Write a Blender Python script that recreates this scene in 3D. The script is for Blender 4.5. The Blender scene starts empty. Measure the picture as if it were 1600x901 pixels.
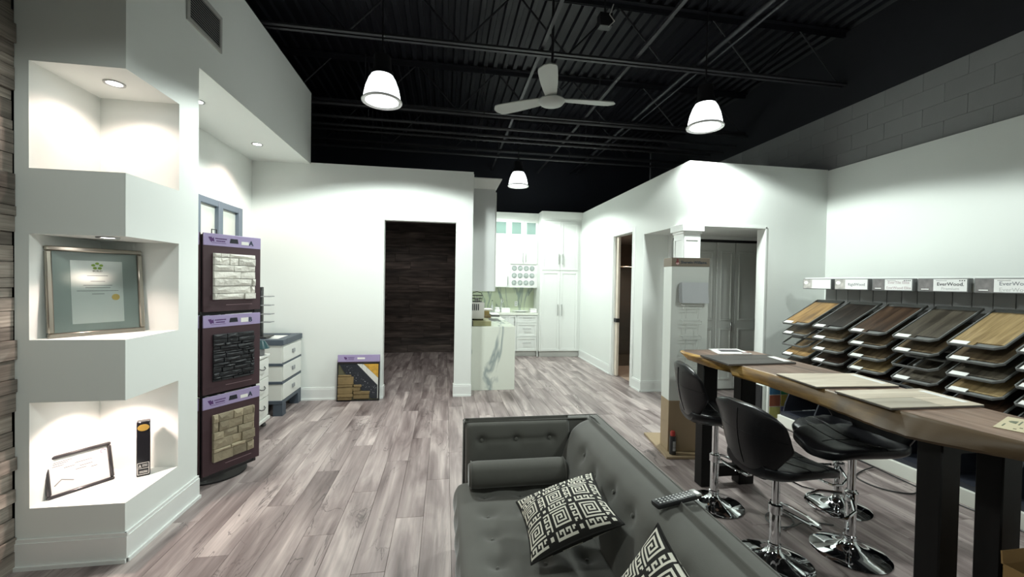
import bpy, bmesh, math, random
from mathutils import Vector, Matrix
rnd = random.Random(11)
SC = bpy.context.scene
COL = SC.collection
PI = math.pi

# ------------------------------------------------------------------ camera
def make_camera():
    yaw, pitch, roll = 0.159122, 0.016306, 0.017189
    fw = Vector((math.sin(yaw), math.cos(yaw), 0)); r = Vector((math.cos(yaw), -math.sin(yaw), 0)); u = Vector((0, 0, 1))
    fw, u = fw*math.cos(pitch) - u*math.sin(pitch), u*math.cos(pitch) + fw*math.sin(pitch)
    r, u = r*math.cos(roll) + u*math.sin(roll), u*math.cos(roll) - r*math.sin(roll)
    cd = bpy.data.cameras.new('camera'); cd.sensor_width = 36; cd.lens = 650/1600*36; cd.clip_start = 0.05
    co = bpy.data.objects.new('camera', cd); COL.objects.link(co)
    m = Matrix((r, u, -fw)).transposed().to_4x4(); m.translation = (0, 0, 1.68)
    co.matrix_world = m; SC.camera = co
make_camera()

# ------------------------------------------------------------------ world, lights, exposure
W = bpy.data.worlds.new('world'); SC.world = W; W.use_nodes = True
W.node_tree.nodes['Background'].inputs[0].default_value = (0.8, 0.9, 1, 1)
W.node_tree.nodes['Background'].inputs[1].default_value = 0.0
SC.view_settings.view_transform = 'Standard'; SC.view_settings.look = 'None'
SC.view_settings.exposure = 0.35; SC.view_settings.gamma = 1
HALL_SPOT = 290        # watts of each high bay lamp in view
REAR_SPOT = (62, 100, 40)   # watts of the lamps behind the camera: left, right, far back
HALL_CONE = math.radians(152)
HALL_COL = (0.91, 1.0, 0.95)
POT_COL = (1.0, 0.77, 0.68)

def spot(name, loc, power, angle, col, blend=0.15, radius=0.1, parent=None):
    l = bpy.data.lights.new(name, 'SPOT'); l.energy = power; l.spot_size = angle; l.spot_blend = blend
    l.color = col; l.shadow_soft_size = radius
    o = bpy.data.objects.new(name, l); COL.objects.link(o); o.location = loc
    return o

# ------------------------------------------------------------------ helpers
def hexc(h):
    h = h.lstrip('#'); v = [int(h[i:i+2], 16)/255 for i in (0, 2, 4)]
    return tuple(x/12.92 if x <= .04045 else ((x+.055)/1.055)**2.4 for x in v)

MATS = {}
def M(name, col, rough=.55, metal=0, var=.1, scale=6, stretch=(1, 1, 1), bump=0, bscale=80, rand=0, spec=.5, emit=0, coat=0, trans=0):
    if name in MATS: return MATS[name]
    if isinstance(col, str): col = hexc(col)
    m = bpy.data.materials.new(name); m.use_nodes = True; nt = m.node_tree; N = nt.nodes; L = nt.links
    b = N['Principled BSDF']
    b.inputs['Roughness'].default_value = rough; b.inputs['Metallic'].default_value = metal
    b.inputs['Specular IOR Level'].default_value = spec
    if coat: b.inputs['Coat Weight'].default_value = coat; b.inputs['Coat Roughness'].default_value = .1
    if trans: b.inputs['Transmission Weight'].default_value = trans
    tc = N.new('ShaderNodeTexCoord'); mp = N.new('ShaderNodeMapping'); mp.inputs['Scale'].default_value = stretch
    L.new(tc.outputs['Object'], mp.inputs[0])
    no = N.new('ShaderNodeTexNoise'); no.inputs['Scale'].default_value = scale; no.inputs['Detail'].default_value = 4
    L.new(mp.outputs[0], no.inputs['Vector'])
    mx = N.new('ShaderNodeMix'); mx.data_type = 'RGBA'
    mx.inputs[6].default_value = (*[max(0, c*(1-var)) for c in col], 1); mx.inputs[7].default_value = (*[min(1, c*(1+var)) for c in col], 1)
    L.new(no.outputs[0], mx.inputs[0]); out = mx.outputs[2]
    if rand:
        oi = N.new('ShaderNodeObjectInfo'); mr = N.new('ShaderNodeMapRange'); mr.inputs[3].default_value = 1-rand; mr.inputs[4].default_value = 1+rand
        L.new(oi.outputs['Random'], mr.inputs[0]); hs = N.new('ShaderNodeHueSaturation'); L.new(mr.outputs[0], hs.inputs['Value']); L.new(out, hs.inputs['Color']); out = hs.outputs[0]
    L.new(out, b.inputs['Base Color'])
    if emit:
        L.new(out, b.inputs['Emission Color']); b.inputs['Emission Strength'].default_value = emit
    if bump:
        n2 = N.new('ShaderNodeTexNoise'); n2.inputs['Scale'].default_value = bscale; n2.inputs['Detail'].default_value = 3
        L.new(mp.outputs[0], n2.inputs['Vector'])
        bp = N.new('ShaderNodeBump'); bp.inputs['Strength'].default_value = bump; bp.inputs['Distance'].default_value = .01
        L.new(n2.outputs[0], bp.inputs['Height']); L.new(bp.outputs[0], b.inputs['Normal'])
    MATS[name] = m; return m

def WOOD(name, dark, mid, light, axis=1, s=1.0, rough=.5, rand=.12, knots=False, streak=.5, crack=None, spec=.4, bump=.1):
    """streaky wood along one object axis, with a per-object offset and tint"""
    if name in MATS: return MATS[name]
    m = bpy.data.materials.new(name); m.use_nodes = True; nt = m.node_tree; N = nt.nodes; L = nt.links
    b = N['Principled BSDF']; b.inputs['Roughness'].default_value = rough; b.inputs['Specular IOR Level'].default_value = spec
    tc = N.new('ShaderNodeTexCoord'); oi = N.new('ShaderNodeObjectInfo')
    ml = N.new('ShaderNodeMath'); ml.operation = 'MULTIPLY'; ml.inputs[1].default_value = 57
    L.new(oi.outputs['Random'], ml.inputs[0])
    ad = N.new('ShaderNodeVectorMath'); ad.operation = 'ADD'; L.new(tc.outputs['Object'], ad.inputs[0]); L.new(ml.outputs[0], ad.inputs[1])
    def noise(st, sc, det, dist=0):
        mp = N.new('ShaderNodeMapping'); v = [st*s]*3; v[axis] = s; mp.inputs['Scale'].default_value = v; L.new(ad.outputs[0], mp.inputs[0])
        n = N.new('ShaderNodeTexNoise'); n.inputs['Scale'].default_value = sc; n.inputs['Detail'].default_value = det; n.inputs['Distortion'].default_value = dist
        L.new(mp.outputs[0], n.inputs['Vector']); return n.outputs[0]
    a = noise(7, 1.7, 6, .6)
    r = N.new('ShaderNodeValToRGB'); e = r.color_ramp.elements
    e[0].position = .3; e[0].color = (*hexc(dark), 1); e[1].position = .72; e[1].color = (*hexc(light), 1)
    k = e.new(.5); k.color = (*hexc(mid), 1)
    L.new(a, r.inputs[0]); out = r.outputs[0]
    f = noise(30, 3, 4); mx = N.new('ShaderNodeMix'); mx.data_type = 'RGBA'; mx.blend_type = 'MULTIPLY'; mx.inputs[0].default_value = streak
    rr = N.new('ShaderNodeMapRange'); rr.inputs[1].default_value = .3; rr.inputs[2].default_value = .7; rr.inputs[3].default_value = .5; rr.inputs[4].default_value = 1.25
    L.new(f, rr.inputs[0]); L.new(out, mx.inputs[6]); L.new(rr.outputs[0], mx.inputs[7]); out = mx.outputs[2]
    if crack:
        c = noise(5, 2.3, 5, 1.2); cr = N.new('ShaderNodeValToRGB'); ce = cr.color_ramp.elements
        ce[0].position = .485; ce[0].color = (0, 0, 0, 1); ce[1].position = .515; ce[1].color = (0, 0, 0, 1); q = ce.new(.5); q.color = (1, 1, 1, 1)
        L.new(c, cr.inputs[0]); g = noise(3, 1.3, 3); gm = N.new('ShaderNodeMapRange'); gm.inputs[1].default_value = .5; gm.inputs[2].default_value = .62; L.new(g, gm.inputs[0])
        mm = N.new('ShaderNodeMath'); mm.operation = 'MULTIPLY'; L.new(cr.outputs[0], mm.inputs[0]); L.new(gm.outputs[0], mm.inputs[1])
        mm2 = N.new('ShaderNodeMath'); mm2.operation = 'MULTIPLY'; mm2.inputs[1].default_value = .75; L.new(mm.outputs[0], mm2.inputs[0])
        m2 = N.new('ShaderNodeMix'); m2.data_type = 'RGBA'; m2.inputs[7].default_value = (*hexc(crack), 1)
        L.new(mm2.outputs[0], m2.inputs[0]); L.new(out, m2.inputs[6]); out = m2.outputs[2]
    if knots:
        mp = N.new('ShaderNodeMapping'); v = [3.2]*3; v[axis] = 1.4; mp.inputs['Scale'].default_value = v; L.new(ad.outputs[0], mp.inputs[0])
        vo = N.new('ShaderNodeTexVoronoi'); vo.inputs['Scale'].default_value = 1; L.new(mp.outputs[0], vo.inputs['Vector'])
        kr = N.new('ShaderNodeMapRange'); kr.inputs[1].default_value = .05; kr.inputs[2].default_value = .16; kr.inputs[3].default_value = .25; kr.inputs[4].default_value = 1
        L.new(vo.outputs[0], kr.inputs[0]); m3 = N.new('ShaderNodeMix'); m3.data_type = 'RGBA'; m3.blend_type = 'MULTIPLY'; m3.inputs[0].default_value = 1
        L.new(out, m3.inputs[6]); L.new(kr.outputs[0], m3.inputs[7]); out = m3.outputs[2]
    hs = N.new('ShaderNodeHueSaturation'); mr = N.new('ShaderNodeMapRange'); mr.inputs[3].default_value = 1-rand; mr.inputs[4].default_value = 1+rand
    L.new(oi.outputs['Random'], mr.inputs[0]); L.new(mr.outputs[0], hs.inputs['Value']); L.new(out, hs.inputs['Color'])
    L.new(hs.outputs[0], b.inputs['Base Color'])
    if bump:
        bp = N.new('ShaderNodeBump'); bp.inputs['Strength'].default_value = bump; bp.inputs['Distance'].default_value = .004
        L.new(f, bp.inputs['Height']); L.new(bp.outputs[0], b.inputs['Normal'])
    MATS[name] = m; return m

def MARBLE(name, base, vein, scale=1.0):
    if name in MATS: return MATS[name]
    m = bpy.data.materials.new(name); m.use_nodes = True; nt = m.node_tree; N = nt.nodes; L = nt.links
    b = N['Principled BSDF']; b.inputs['Roughness'].default_value = .15
    tc = N.new('ShaderNodeTexCoord'); mp = N.new('ShaderNodeMapping'); mp.inputs['Rotation'].default_value = (.3, .75, .4); mp.inputs['Scale'].default_value = (2*scale, .7*scale, .5*scale)
    L.new(tc.outputs['Object'], mp.inputs[0])
    n = N.new('ShaderNodeTexNoise'); n.inputs['Scale'].default_value = 1.1; n.inputs['Detail'].default_value = 5; n.inputs['Distortion'].default_value = .7
    L.new(mp.outputs[0], n.inputs['Vector'])
    r = N.new('ShaderNodeValToRGB'); e = r.color_ramp.elements
    e[0].position = .485; e[0].color = (*hexc(base), 1); e[1].position = .535; e[1].color = (*hexc(base), 1)
    k = e.new(.51); k.color = (*hexc(vein), 1)
    L.new(n.outputs[0], r.inputs[0]); L.new(r.outputs[0], b.inputs['Base Color'])
    MATS[name] = m; return m

def WM(o):
    m = o.matrix_basis.copy()
    while o.parent:
        o = o.parent; m = o.matrix_basis @ m
    return m

class G:
    def __init__(s): s.bm = bmesh.new(); s.mi = 0
    def _new(s, vs, fs, smooth=False):
        bv = [s.bm.verts.new(v) for v in vs]; out = []
        for f in fs:
            try:
                nf = s.bm.faces.new([bv[i] for i in f]); nf.material_index = s.mi; nf.smooth = smooth; out.append(nf)
            except ValueError: pass
        return bv, out
    def box(s, x0, x1, y0, y1, z0, z1, bev=0, seg=1):
        v = [(x, y, z) for x in (x0, x1) for y in (y0, y1) for z in (z0, z1)]
        bv, fs = s._new(v, [(0, 1, 3, 2), (4, 6, 7, 5), (0, 4, 5, 1), (2, 3, 7, 6), (0, 2, 6, 4), (1, 5, 7, 3)])
        if bev:
            es = list({e for f in fs for e in f.edges})
            r = bmesh.ops.bevel(s.bm, geom=es, offset=bev, segments=seg, profile=.5, affect='EDGES')
            for f in r['faces']: f.material_index = s.mi; f.smooth = seg > 1
        return s
    def hexa(s, p):   # 8 points: bottom ring of four, top ring of four
        s._new(p, [(3, 2, 1, 0), (4, 5, 6, 7), (0, 1, 5, 4), (1, 2, 6, 5), (2, 3, 7, 6), (3, 0, 4, 7)]); return s
    def cyl(s, p0, p1, r, r2=None, n=16, cap=True):
        return s.tube([p0, p1], r, n, r2=r2, cap=cap)
    def tube(s, pts, r, n=8, r2=None, closed=False, cap=True):
        pts = [Vector(p) for p in pts]; k = len(pts); rings = []; up = None
        for i, p in enumerate(pts):
            if closed: d = pts[(i+1) % k] - pts[i-1]
            else: d = pts[min(i+1, k-1)] - pts[max(i-1, 0)]
            d.normalize()
            if up is None: up = d.orthogonal().normalized()
            else:
                up = up - d*up.dot(d)
                up = up.normalized() if up.length > 1e-6 else d.orthogonal().normalized()
            w = d.cross(up); rr = r if r2 is None else r + (r2-r)*i/max(1, k-1)
            rings.append([p + (up*math.cos(2*PI*j/n) + w*math.sin(2*PI*j/n))*rr for j in range(n)])
        vs = [v for q in rings for v in q]; fs = []
        for i in range(k if closed else k-1):
            for j in range(n):
                a, b_ = i*n, ((i+1) % k)*n
                fs.append((a+j, a+(j+1) % n, b_+(j+1) % n, b_+j))
        bv, f = s._new(vs, fs, True)
        if cap and not closed:
            for ring in (list(range(n))[::-1], list(range((k-1)*n, k*n))):
                nf = s.bm.faces.new([bv[i] for i in ring]); nf.material_index = s.mi
        return s
    def lathe(s, prof, c=(0, 0, 0), n=32, sx=1, sy=1):
        vs = []; fs = []
        for r, z in prof:
            for j in range(n):
                a = 2*PI*j/n; vs.append((c[0]+r*sx*math.cos(a), c[1]+r*sy*math.sin(a), c[2]+z))
        for i in range(len(prof)-1):
            for j in range(n): fs.append((i*n+j, i*n+(j+1) % n, (i+1)*n+(j+1) % n, (i+1)*n+j))
        bv, f = s._new(vs, fs, True)
        for i in (0, len(prof)-1):
            if prof[i][0] > 1e-4:
                ring = [bv[i*n+j] for j in range(n)]
                nf = s.bm.faces.new(ring[::-1] if i == 0 else ring); nf.material_index = s.mi
        return s
    def prism(s, poly, axis, a0, a1):
        n = len(poly); vs = []
        for a in (a0, a1):
            for p in poly:
                v = list(p); v.insert(axis, a); vs.append(v)
        fs = [tuple(range(n))[::-1], tuple(range(n, 2*n))] + [(i, (i+1) % n, n+(i+1) % n, n+i) for i in range(n)]
        s._new(vs, fs); return s
    def grid(s, fn, nu, nv, closed_u=False):
        vs = [fn(i/(nu if closed_u else nu-1), j/(nv-1)) for i in range(nu) for j in range(nv)]; fs = []
        for i in range(nu if closed_u else nu-1):
            for j in range(nv-1):
                a = i*nv+j; b_ = ((i+1) % nu)*nv+j; fs.append((a, b_, b_+1, a+1))
        return s._new(vs, fs, True)
    def build(s, name, mat, parent=None, local=False, auto=True, **props):
        bm = s.bm
        bmesh.ops.recalc_face_normals(bm, faces=bm.faces)
        if parent is not None and not local: bm.transform(WM(parent).inverted())
        me = bpy.data.meshes.new(name); bm.to_mesh(me); bm.free()
        for m in (mat if isinstance(mat, (list, tuple)) else [mat]): me.materials.append(m)
        if auto: me.set_sharp_from_angle(angle=math.radians(42))
        o = bpy.data.objects.new(name, me); COL.objects.link(o)
        if parent is not None: o.parent = parent
        for k, v in props.items(): o[k] = v
        return o

def thing(name, label, cat, loc=(0, 0, 0), rotz=0, group=None, rot=None):
    o = bpy.data.objects.new(name, None); COL.objects.link(o); o.location = loc
    o.rotation_euler = rot if rot else (0, 0, rotz); o.empty_display_size = .1
    o['label'] = label; o['category'] = cat
    if group: o['group'] = group
    return o
def tag(o, label, cat, group=None):
    o['label'] = label; o['category'] = cat
    if group: o['group'] = group
    return o
def dup(o, parent=None):
    c = o.copy(); COL.objects.link(c)
    if parent is not None: c.parent = parent
    for ch in list(o.children): dup(ch, c)
    return c
def struct(g, name, mat, parent=None):
    o = g.build(name, mat, parent)
    if parent is None: o['kind'] = 'structure'
    return o
def words(txt, size, mat, parent, origin, xdir, ydir, name='lettering', align='LEFT', ext=.0008, sx=1.0, bold=0):
    """flat lettering: origin and directions in world space"""
    cu = bpy.data.curves.new(name, 'FONT'); cu.body = txt; cu.size = size; cu.extrude = ext; cu.align_x = align; cu.offset = bold; cu.resolution_u = 2
    tmp = bpy.data.objects.new('tmp', cu); COL.objects.link(tmp)
    me = bpy.data.meshes.new_from_object(tmp.evaluated_get(bpy.context.evaluated_depsgraph_get()))
    bpy.data.objects.remove(tmp); bpy.data.curves.remove(cu); me.materials.clear(); me.materials.append(mat); me.name = name
    o = bpy.data.objects.new(name, me); COL.objects.link(o)
    x = Vector(xdir).normalized(); y = Vector(ydir).normalized(); z = x.cross(y)
    m = Matrix((x*sx, y, z)).transposed().to_4x4(); m.translation = Vector(origin)
    if parent is not None: o.parent = parent; m = WM(parent).inverted() @ m
    o.matrix_basis = m
    return o

# ------------------------------------------------------------------ materials
WALL = M('white_wall_paint', (.80, .83, .80), .75, var=.015, scale=2, bump=.03, bscale=250)
TRIM = M('white_trim_paint', (.82, .84, .82), .4, var=.01)
CAB = M('white_cabinet_lacquer', (.76, .78, .75), .35, var=.01)
BLACK = M('black_paint', (.009, .011, .019), .7, var=.2)
DECKM = M('black_deck_paint', (.0075, .008, .0125), .5, var=.35, scale=3)
STEEL = M('dark_joist_paint', (.035, .035, .04), .5, var=.2)
GREYB = M('grey_block_paint', (.27, .275, .28), .85, var=.1, scale=3, bump=.2, bscale=60, rand=.03)
MORT = M('grey_mortar_paint', (.2, .2, .21), .9, var=.2)
CHROME = M('chrome', (.8, .82, .84), .06, 1, var=.03)
NICKEL = M('brushed_nickel', (.45, .45, .45), .3, 1, var=.1, stretch=(1, 1, 20))
BLK = M('black_metal', (.012, .012, .014), .4, var=.2)
LEATH = M('black_leather', (.005, .005, .0065), .3, var=.3, scale=20, bump=.12, bscale=220, spec=.3)
PAPER = M('white_paper', (.85, .85, .83), .6, var=.02)
INK = M('black_ink', (.02, .02, .025), .6, var=.1)
def CLEAR(name):
    m = bpy.data.materials.new(name); m.use_nodes = True; nt = m.node_tree; nt.nodes.remove(nt.nodes['Principled BSDF'])
    t = nt.nodes.new('ShaderNodeBsdfTransparent'); t.inputs[0].default_value = (.96, .98, .97, 1)
    g = nt.nodes.new('ShaderNodeBsdfGlossy'); g.inputs['Roughness'].default_value = .03
    f = nt.nodes.new('ShaderNodeFresnel'); f.inputs[0].default_value = 1.45; x = nt.nodes.new('ShaderNodeMixShader')
    nt.links.new(f.outputs[0], x.inputs[0]); nt.links.new(t.outputs[0], x.inputs[1]); nt.links.new(g.outputs[0], x.inputs[2])
    nt.links.new(x.outputs[0], nt.nodes['Material Output'].inputs[0]); return m
GLASS = CLEAR('clear_glass')
FLOORW = WOOD('grey_vinyl_plank', '#695c5b', '#998c8a', '#c9bcb8', 1, .55, .42, .06, streak=.38, crack='#2b2424', spec=.45, bump=.15)
CLAD = WOOD('weathered_cladding', '#6a635c', '#8d857c', '#aaa298', 1, 1.2, .7, .28, streak=.7)
DARKW = WOOD('charcoal_barn_board', '#2a2320', '#4a403c', '#6c605a', 0, 1.0, .6, .3, knots=True, streak=.7)
# ================================================================== SETTING
# ---- floor planks
fl = struct(G().box(-2.7, 5.2, -3.5, 10.0, -.1, -.012), 'floor', M('floor_screed', (.09, .08, .08), .8))
PW, PL = .19, 1.5
pm = []
g = G().box(-PW/2+.0008, PW/2-.0008, -PL/2+.0008, PL/2-.0008, -.012, 0, .0012)
p0 = g.build('plank', FLOORW, fl, local=True)
first = True
rest = G(); npl = 0
for i in range(41):
    x = -2.6+PW*(i+.5); off = ((i*7) % 11)/11*PL
    j = -1
    while True:
        j += 1
        y = 9.95-off-PL*(j-.5)
        if y < -3.2: break
        hid = (y < .6) or (x < -1.9 and y < 3.2) or (x > 3.2 and (y > 6 or y < 1.5)) or (x > 4.7) or (x < .3 and y > 8.5 and x < -1.5) or y > 9.9 or (.1 < x < .95 and y < 2)
        if hid or npl >= 297:
            rest.box(x-PW/2+.0008, x+PW/2-.0008, y-PL/2+.0008, y+PL/2-.0008, -.012, 0); continue
        o = p0 if first else p0.copy()
        if not first: COL.objects.link(o)
        first = False; o.location = (x, y, 0); npl += 1
rest.build('plank_field', FLOORW, fl, kind='stuff')

# ---- niche column, soffit, alcove
g = G(); X0, X1, Y0, Y1 = -2.39, -1.84, 2.75, 3.47
for a, b in ((0, .342), (.947, 1.303), (1.905, 2.273), (2.872, 4.2)): g.box(X0, X1, Y0, Y1, a, b)
for a, b in ((.342, .947), (1.303, 1.905), (2.273, 2.872)):
    g.box(X0, -2.32, Y0, Y1, a, b); g.box(-2.32, X1, 3.24, Y1, a, b)
struct(g, 'wall_niche', WALL)
struct(G().box(-2.7, -1.84, 3.47, 6.08, 3.24, 4.2), 'wall_soffit', WALL)
struct(G().box(-2.7, -2.575, 3.47, 6.08, 0, 3.24), 'wall_alcove', WALL)
def baseboard(name, p0, p1, n, h=.17, t=.018):
    """p0->p1 along the wall foot, n = outward direction"""
    p0, p1, n = Vector(p0), Vector(p1), Vector(n)
    def bar(g, t, z0, z1):
        a, b, c, d = p0, p1, p1+n*t, p0+n*t
        g.hexa([(q.x, q.y, z) for z in (z0, z1) for q in (a, b, c, d)])
    g = G(); bar(g, t, 0, h-.02); bar(g, t*.7, h-.02, h); bar(g, t+.012, 0, .022)
    return struct(g, name, TRIM)
baseboard('baseboard_niche_front', (-2.41, 2.75), (-1.82, 2.75), (0, -1))
baseboard('baseboard_niche_side', (-1.84, 2.74), (-1.84, 3.47), (1, 0))
# ---- left cladding of stacked boards
cl = struct(G().box(-2.6, -2.425, -3.5, 2.75, 0, 5), 'wall_left', M('cladding_backing', (.05, .045, .04), .9))
z = 0; row = 0; far = G()
while z < 4.2:
    h = rnd.choice((.055, .075, .09, .11)); y = 2.748
    while y > -3.3:
        ln = rnd.uniform(.25, .7); d = rnd.uniform(.0, .028)
        if y > 2.3 and z < 3.2:
            G().box(-2.43, -2.40+d, y-ln+.002, y-.0005, z+.001, z+h-.001, .002).build('board', CLAD, cl)
        else: far.box(-2.43, -2.40+d, y-ln+.002, y-.0005, z+.001, z+h-.001)
        y -= ln
    z += h; row += 1
far.build('board_field', CLAD, cl, kind='stuff')

# ---- back wall with the dark opening
g = G(); g.box(-2.7, -.858, 6.08, 6.2, 0, 3.26); g.box(.142, .385, 6.08, 6.2, 0, 3.26); g.box(-.858, .142, 6.08, 6.2, 2.519, 3.26)
struct(g, 'wall_back', WALL)
baseboard('baseboard_back', (-1.94, 6.08), (-.846, 6.08), (0, -1))
baseboard('baseboard_back_end', (.13, 6.08), (.395, 6.08), (0, -1))
g = G(); g.box(-.858, -.846, 6.09, 6.2, 0, .17); g.box(.13, .142, 6.09, 6.2, 0, .17); g.box(.385, .397, 6.08, 6.2, 0, .17)
struct(g, 'trim_1', TRIM)
# dark room behind
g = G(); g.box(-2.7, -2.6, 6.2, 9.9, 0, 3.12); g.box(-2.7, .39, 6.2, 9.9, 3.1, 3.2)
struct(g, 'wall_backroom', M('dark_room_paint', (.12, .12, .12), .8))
dr = struct(G().box(-2.7, .39, 9.9, 10.0, 0, 3.2), 'wall_backroom_end', M('batten', (.01, .01, .01), .9))
z = 0; k = 0
while z < 3.1:
    x = -2.6 + rnd.uniform(-.9, 0)
    while x < .38:
        ln = rnd.uniform(.9, 1.4); a, b = max(x, -2.6), min(x+ln, .385)
        if b-a > .05:
            d = rnd.uniform(0, .008); cx = (a+b)/2
            o = G().box(a-cx+.0015, b-cx-.0015, 9.875-d, 9.9, z+.002, min(z+.173, 3.1), .002).build('board', DARKW, dr, local=True); o.location.x = cx
        x += ln
    z += .175
spot('back_room_fill', (-.9, 7.6, 3.05), 34, math.radians(160), (1, .95, .9), .3, .1)  # unseen fill spot, added to lift the dark board wall
# kitchen and upper shell
struct(G().box(.385, .40, 6.2, 9.8, 0, 3.26), 'wall_kitchen_side', WALL)
struct(G().box(.40, 3.15, 9.75, 9.85, 0, 3.26), 'wall_kitchen_end', WALL)
struct(G().box(-6, 7, 10.0, 10.1, 2.6, 5.1), 'wall_end_upper', BLACK)
struct(G().box(-2.75, -2.7, -3.5, 10, 3.2, 5.1), 'wall_left_upper', BLACK)
struct(G().box(-6, 7, -3.6, -3.5, 0, 5.1), 'wall_rear', WALL)
# ---- corridor wall, partition, alcove on the right
g = G(); g.box(3.03, 3.15, 7.21, 9.8, 0, 3.25); g.box(3.03, 3.15, 6.43, 7.21, 2.53, 3.25); g.box(3.03, 3.15, 6.06, 6.43, 0, 3.25)
g.box(3.03, 3.15, 4.87, 6.06, 2.45, 3.25)
struct(g, 'wall_corridor', WALL)
g = G(); g.box(3.15, 4.148, 4.87, 5.0, 2.45, 3.25); g.box(4.148, 5.05, 4.87, 5.0, 0, 3.25)
struct(g, 'wall_partition', WALL)
struct(G().box(3.15, 5.05, 6.06, 6.2, 0, 3.25), 'wall_closet', WALL)
struct(G().box(3.15, 5.05, 5.0, 6.06, 2.45, 2.55), 'ceiling_alcove', WALL)
baseboard('baseboard_corridor', (3.03, 9.06), (3.03, 7.29), (-1, 0))
baseboard('baseboard_post', (3.03, 6.35), (3.03, 6.045), (-1, 0))
baseboard('baseboard_post_end', (3.02, 6.06), (3.44, 6.06), (0, -1))
baseboard('baseboard_partition', (4.16, 4.87), (5.05, 4.87), (0, -1))
# door casing and jamb of the corridor doorway
g = G(); g.box(3.012, 3.03, 7.21, 7.29, 0, 2.61, .003); g.box(3.012, 3.03, 6.35, 6.43, 0, 2.61, .003); g.box(3.012, 3.03, 6.43, 7.21, 2.53, 2.61, .003)
struct(g, 'trim_2', TRIM)
g = G(); g.box(3.03, 3.15, 7.19, 7.21, 0, 2.53); g.box(3.03, 3.15, 6.43, 6.445, 0, 2.53)
tr = struct(g, 'trim_3', TRIM)
dj = struct(G().box(3.07, 3.11, 7.10, 7.19, .01, 2.52, .003), 'door_1', M('cream_door_edge', (.75, .66, .56), .5))
G().box(3.045, 3.115, 7.085, 7.195, .98, 1.05, .004).build('latch', BLK, dj)
# room past the doorway: brown tiled shower room
TILE = M('brown_tile', (.16, .11, .08), .3, var=.3, scale=3)
bt = struct(G().box(3.15, 4.9, 9.3, 9.4, 0, 2.7).box(4.8, 4.9, 6.2, 9.3, 0, 2.7), 'wall_shower', M('dark_grout', (.06, .045, .04), .8))
for i in range(5):
    for j in range(8):
        if i < 4: G().box(3.16+.41*i, 3.16+.41*i+.405, 9.285, 9.3, .33*j+.002, .33*j+.328, .002).build('tile', TILE, bt)
        G().box(4.785, 4.8, 6.22+.61*i, 6.22+.61*i+.605, .33*j+.002, .33*j+.328, .002).build('tile', TILE, bt)
struct(G().box(3.15, 4.8, 6.2, 9.3, 2.6, 2.7), 'ceiling_shower', M('shower_ceiling', (.4, .33, .28), .8))
sf = struct(G().box(3.155, 4.78, 6.22, 9.28, .0, .006), 'floor_shower', M('beige_tile', (.55, .42, .33), .35, var=.12))
sh = thing('shower_screen', 'glass shower screen with a chrome rail seen through the corridor doorway', 'shower screen', (3.9, 8.0, .006))
G().box(3.5, 4.6, 7.995, 8.005, .01, 2.05).build('pane', GLASS, sh)
G().cyl((3.2, 7.97, 2.02), (4.75, 7.97, 2.02), .014).cyl((3.9, 7.97, 2.02), (3.9, 7.94, 1.85), .012).build('rail', M('brass_chrome', (.8, .7, .55), .15, 1), sh)
G().tube([(4.0, 7.97, .95), (4.0, 7.92, .95), (4.0, 7.92, 1.2), (4.0, 7.97, 1.2)], .01).build('handle', CHROME, sh)
spot('shower_fill', (4.0, 7.4, 2.58), 28, math.radians(150), (1, .85, .7), .3, .1)  # added fill so the brown tiles show through the doorway, no fixture
# pillar at the partition corner
pl = struct(G().box(2.985, 3.205, 4.885, 5.105, 0, 2.33).box(2.975, 3.215, 4.875, 5.115, 0, .2, .004), 'trim_4', TRIM)
g = G()
for (a, b) in ((2.98, 3.012), (3.178, 3.21)): g.box(a, b, 4.877, 4.885, .2, 2.33)
g.box(3.012, 3.178, 4.877, 4.885, 2.25, 2.33); g.box(3.012, 3.178, 4.877, 4.885, .2, .3)
for (a, b) in ((4.877, 4.91), (5.08, 5.11)): g.box(2.977, 2.985, a, b, .2, 2.33)
g.box(2.977, 2.985, 4.91, 5.08, 2.25, 2.33); g.box(2.977, 2.985, 4.91, 5.08, .2, .3)
g.build('panel_frame', TRIM, pl)
G().box(2.965, 3.225, 4.865, 5.125, 2.33, 2.36, .004).box(2.945, 3.245, 4.845, 5.145, 2.36, 2.45, .004).build('cap', TRIM, pl)
# opening lining of the partition
struct(G().box(4.128, 4.15, 4.86, 5.01, 0, 2.45).box(3.245, 4.15, 4.86, 5.01, 2.43, 2.452), 'trim_5', TRIM)
# closet doors at the back of the alcove
GREYD = M('closet_door_paint', (.62, .64, .61), .5, var=.02)
for n, (xa, xb) in enumerate(((3.47, 3.86), (3.86, 4.25), (4.25, 4.57), (4.57, 5.02))):
    y = 6.0 if n != 1 else 6.02
    d = struct(G().box(xa+.004, xb-.004, y, y+.035, .03, 2.36, .003), 'door_%d' % (n+2), GREYD)
    for (za, zb) in ((.18, 1.0), (1.12, 2.22)):
        g = G()
        for (a, b, c, e) in ((xa+.06, xb-.06, za, za+.03), (xa+.06, xb-.06, zb-.03, zb), (xa+.06, xa+.085, za+.03, zb-.03), (xb-.085, xb-.06, za+.03, zb-.03)):
            g.box(a, b, y-.012, y, c, e, .004)
        g.build('moulding', GREYD, d)
    if n == 2: G().box(xb-.08, xb-.06, y-.03, y, .95, 1.1, .005).build('handle', NICKEL, d)
struct(G().box(3.45, 5.04, 5.985, 6.05, 2.365, 2.40), 'trim_6', BLK)
struct(G().box(3.44, 3.47, 5.98, 6.06, 0, 2.45).box(3.47, 5.05, 5.98, 6.06, 2.40, 2.45), 'trim_7', TRIM)
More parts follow.
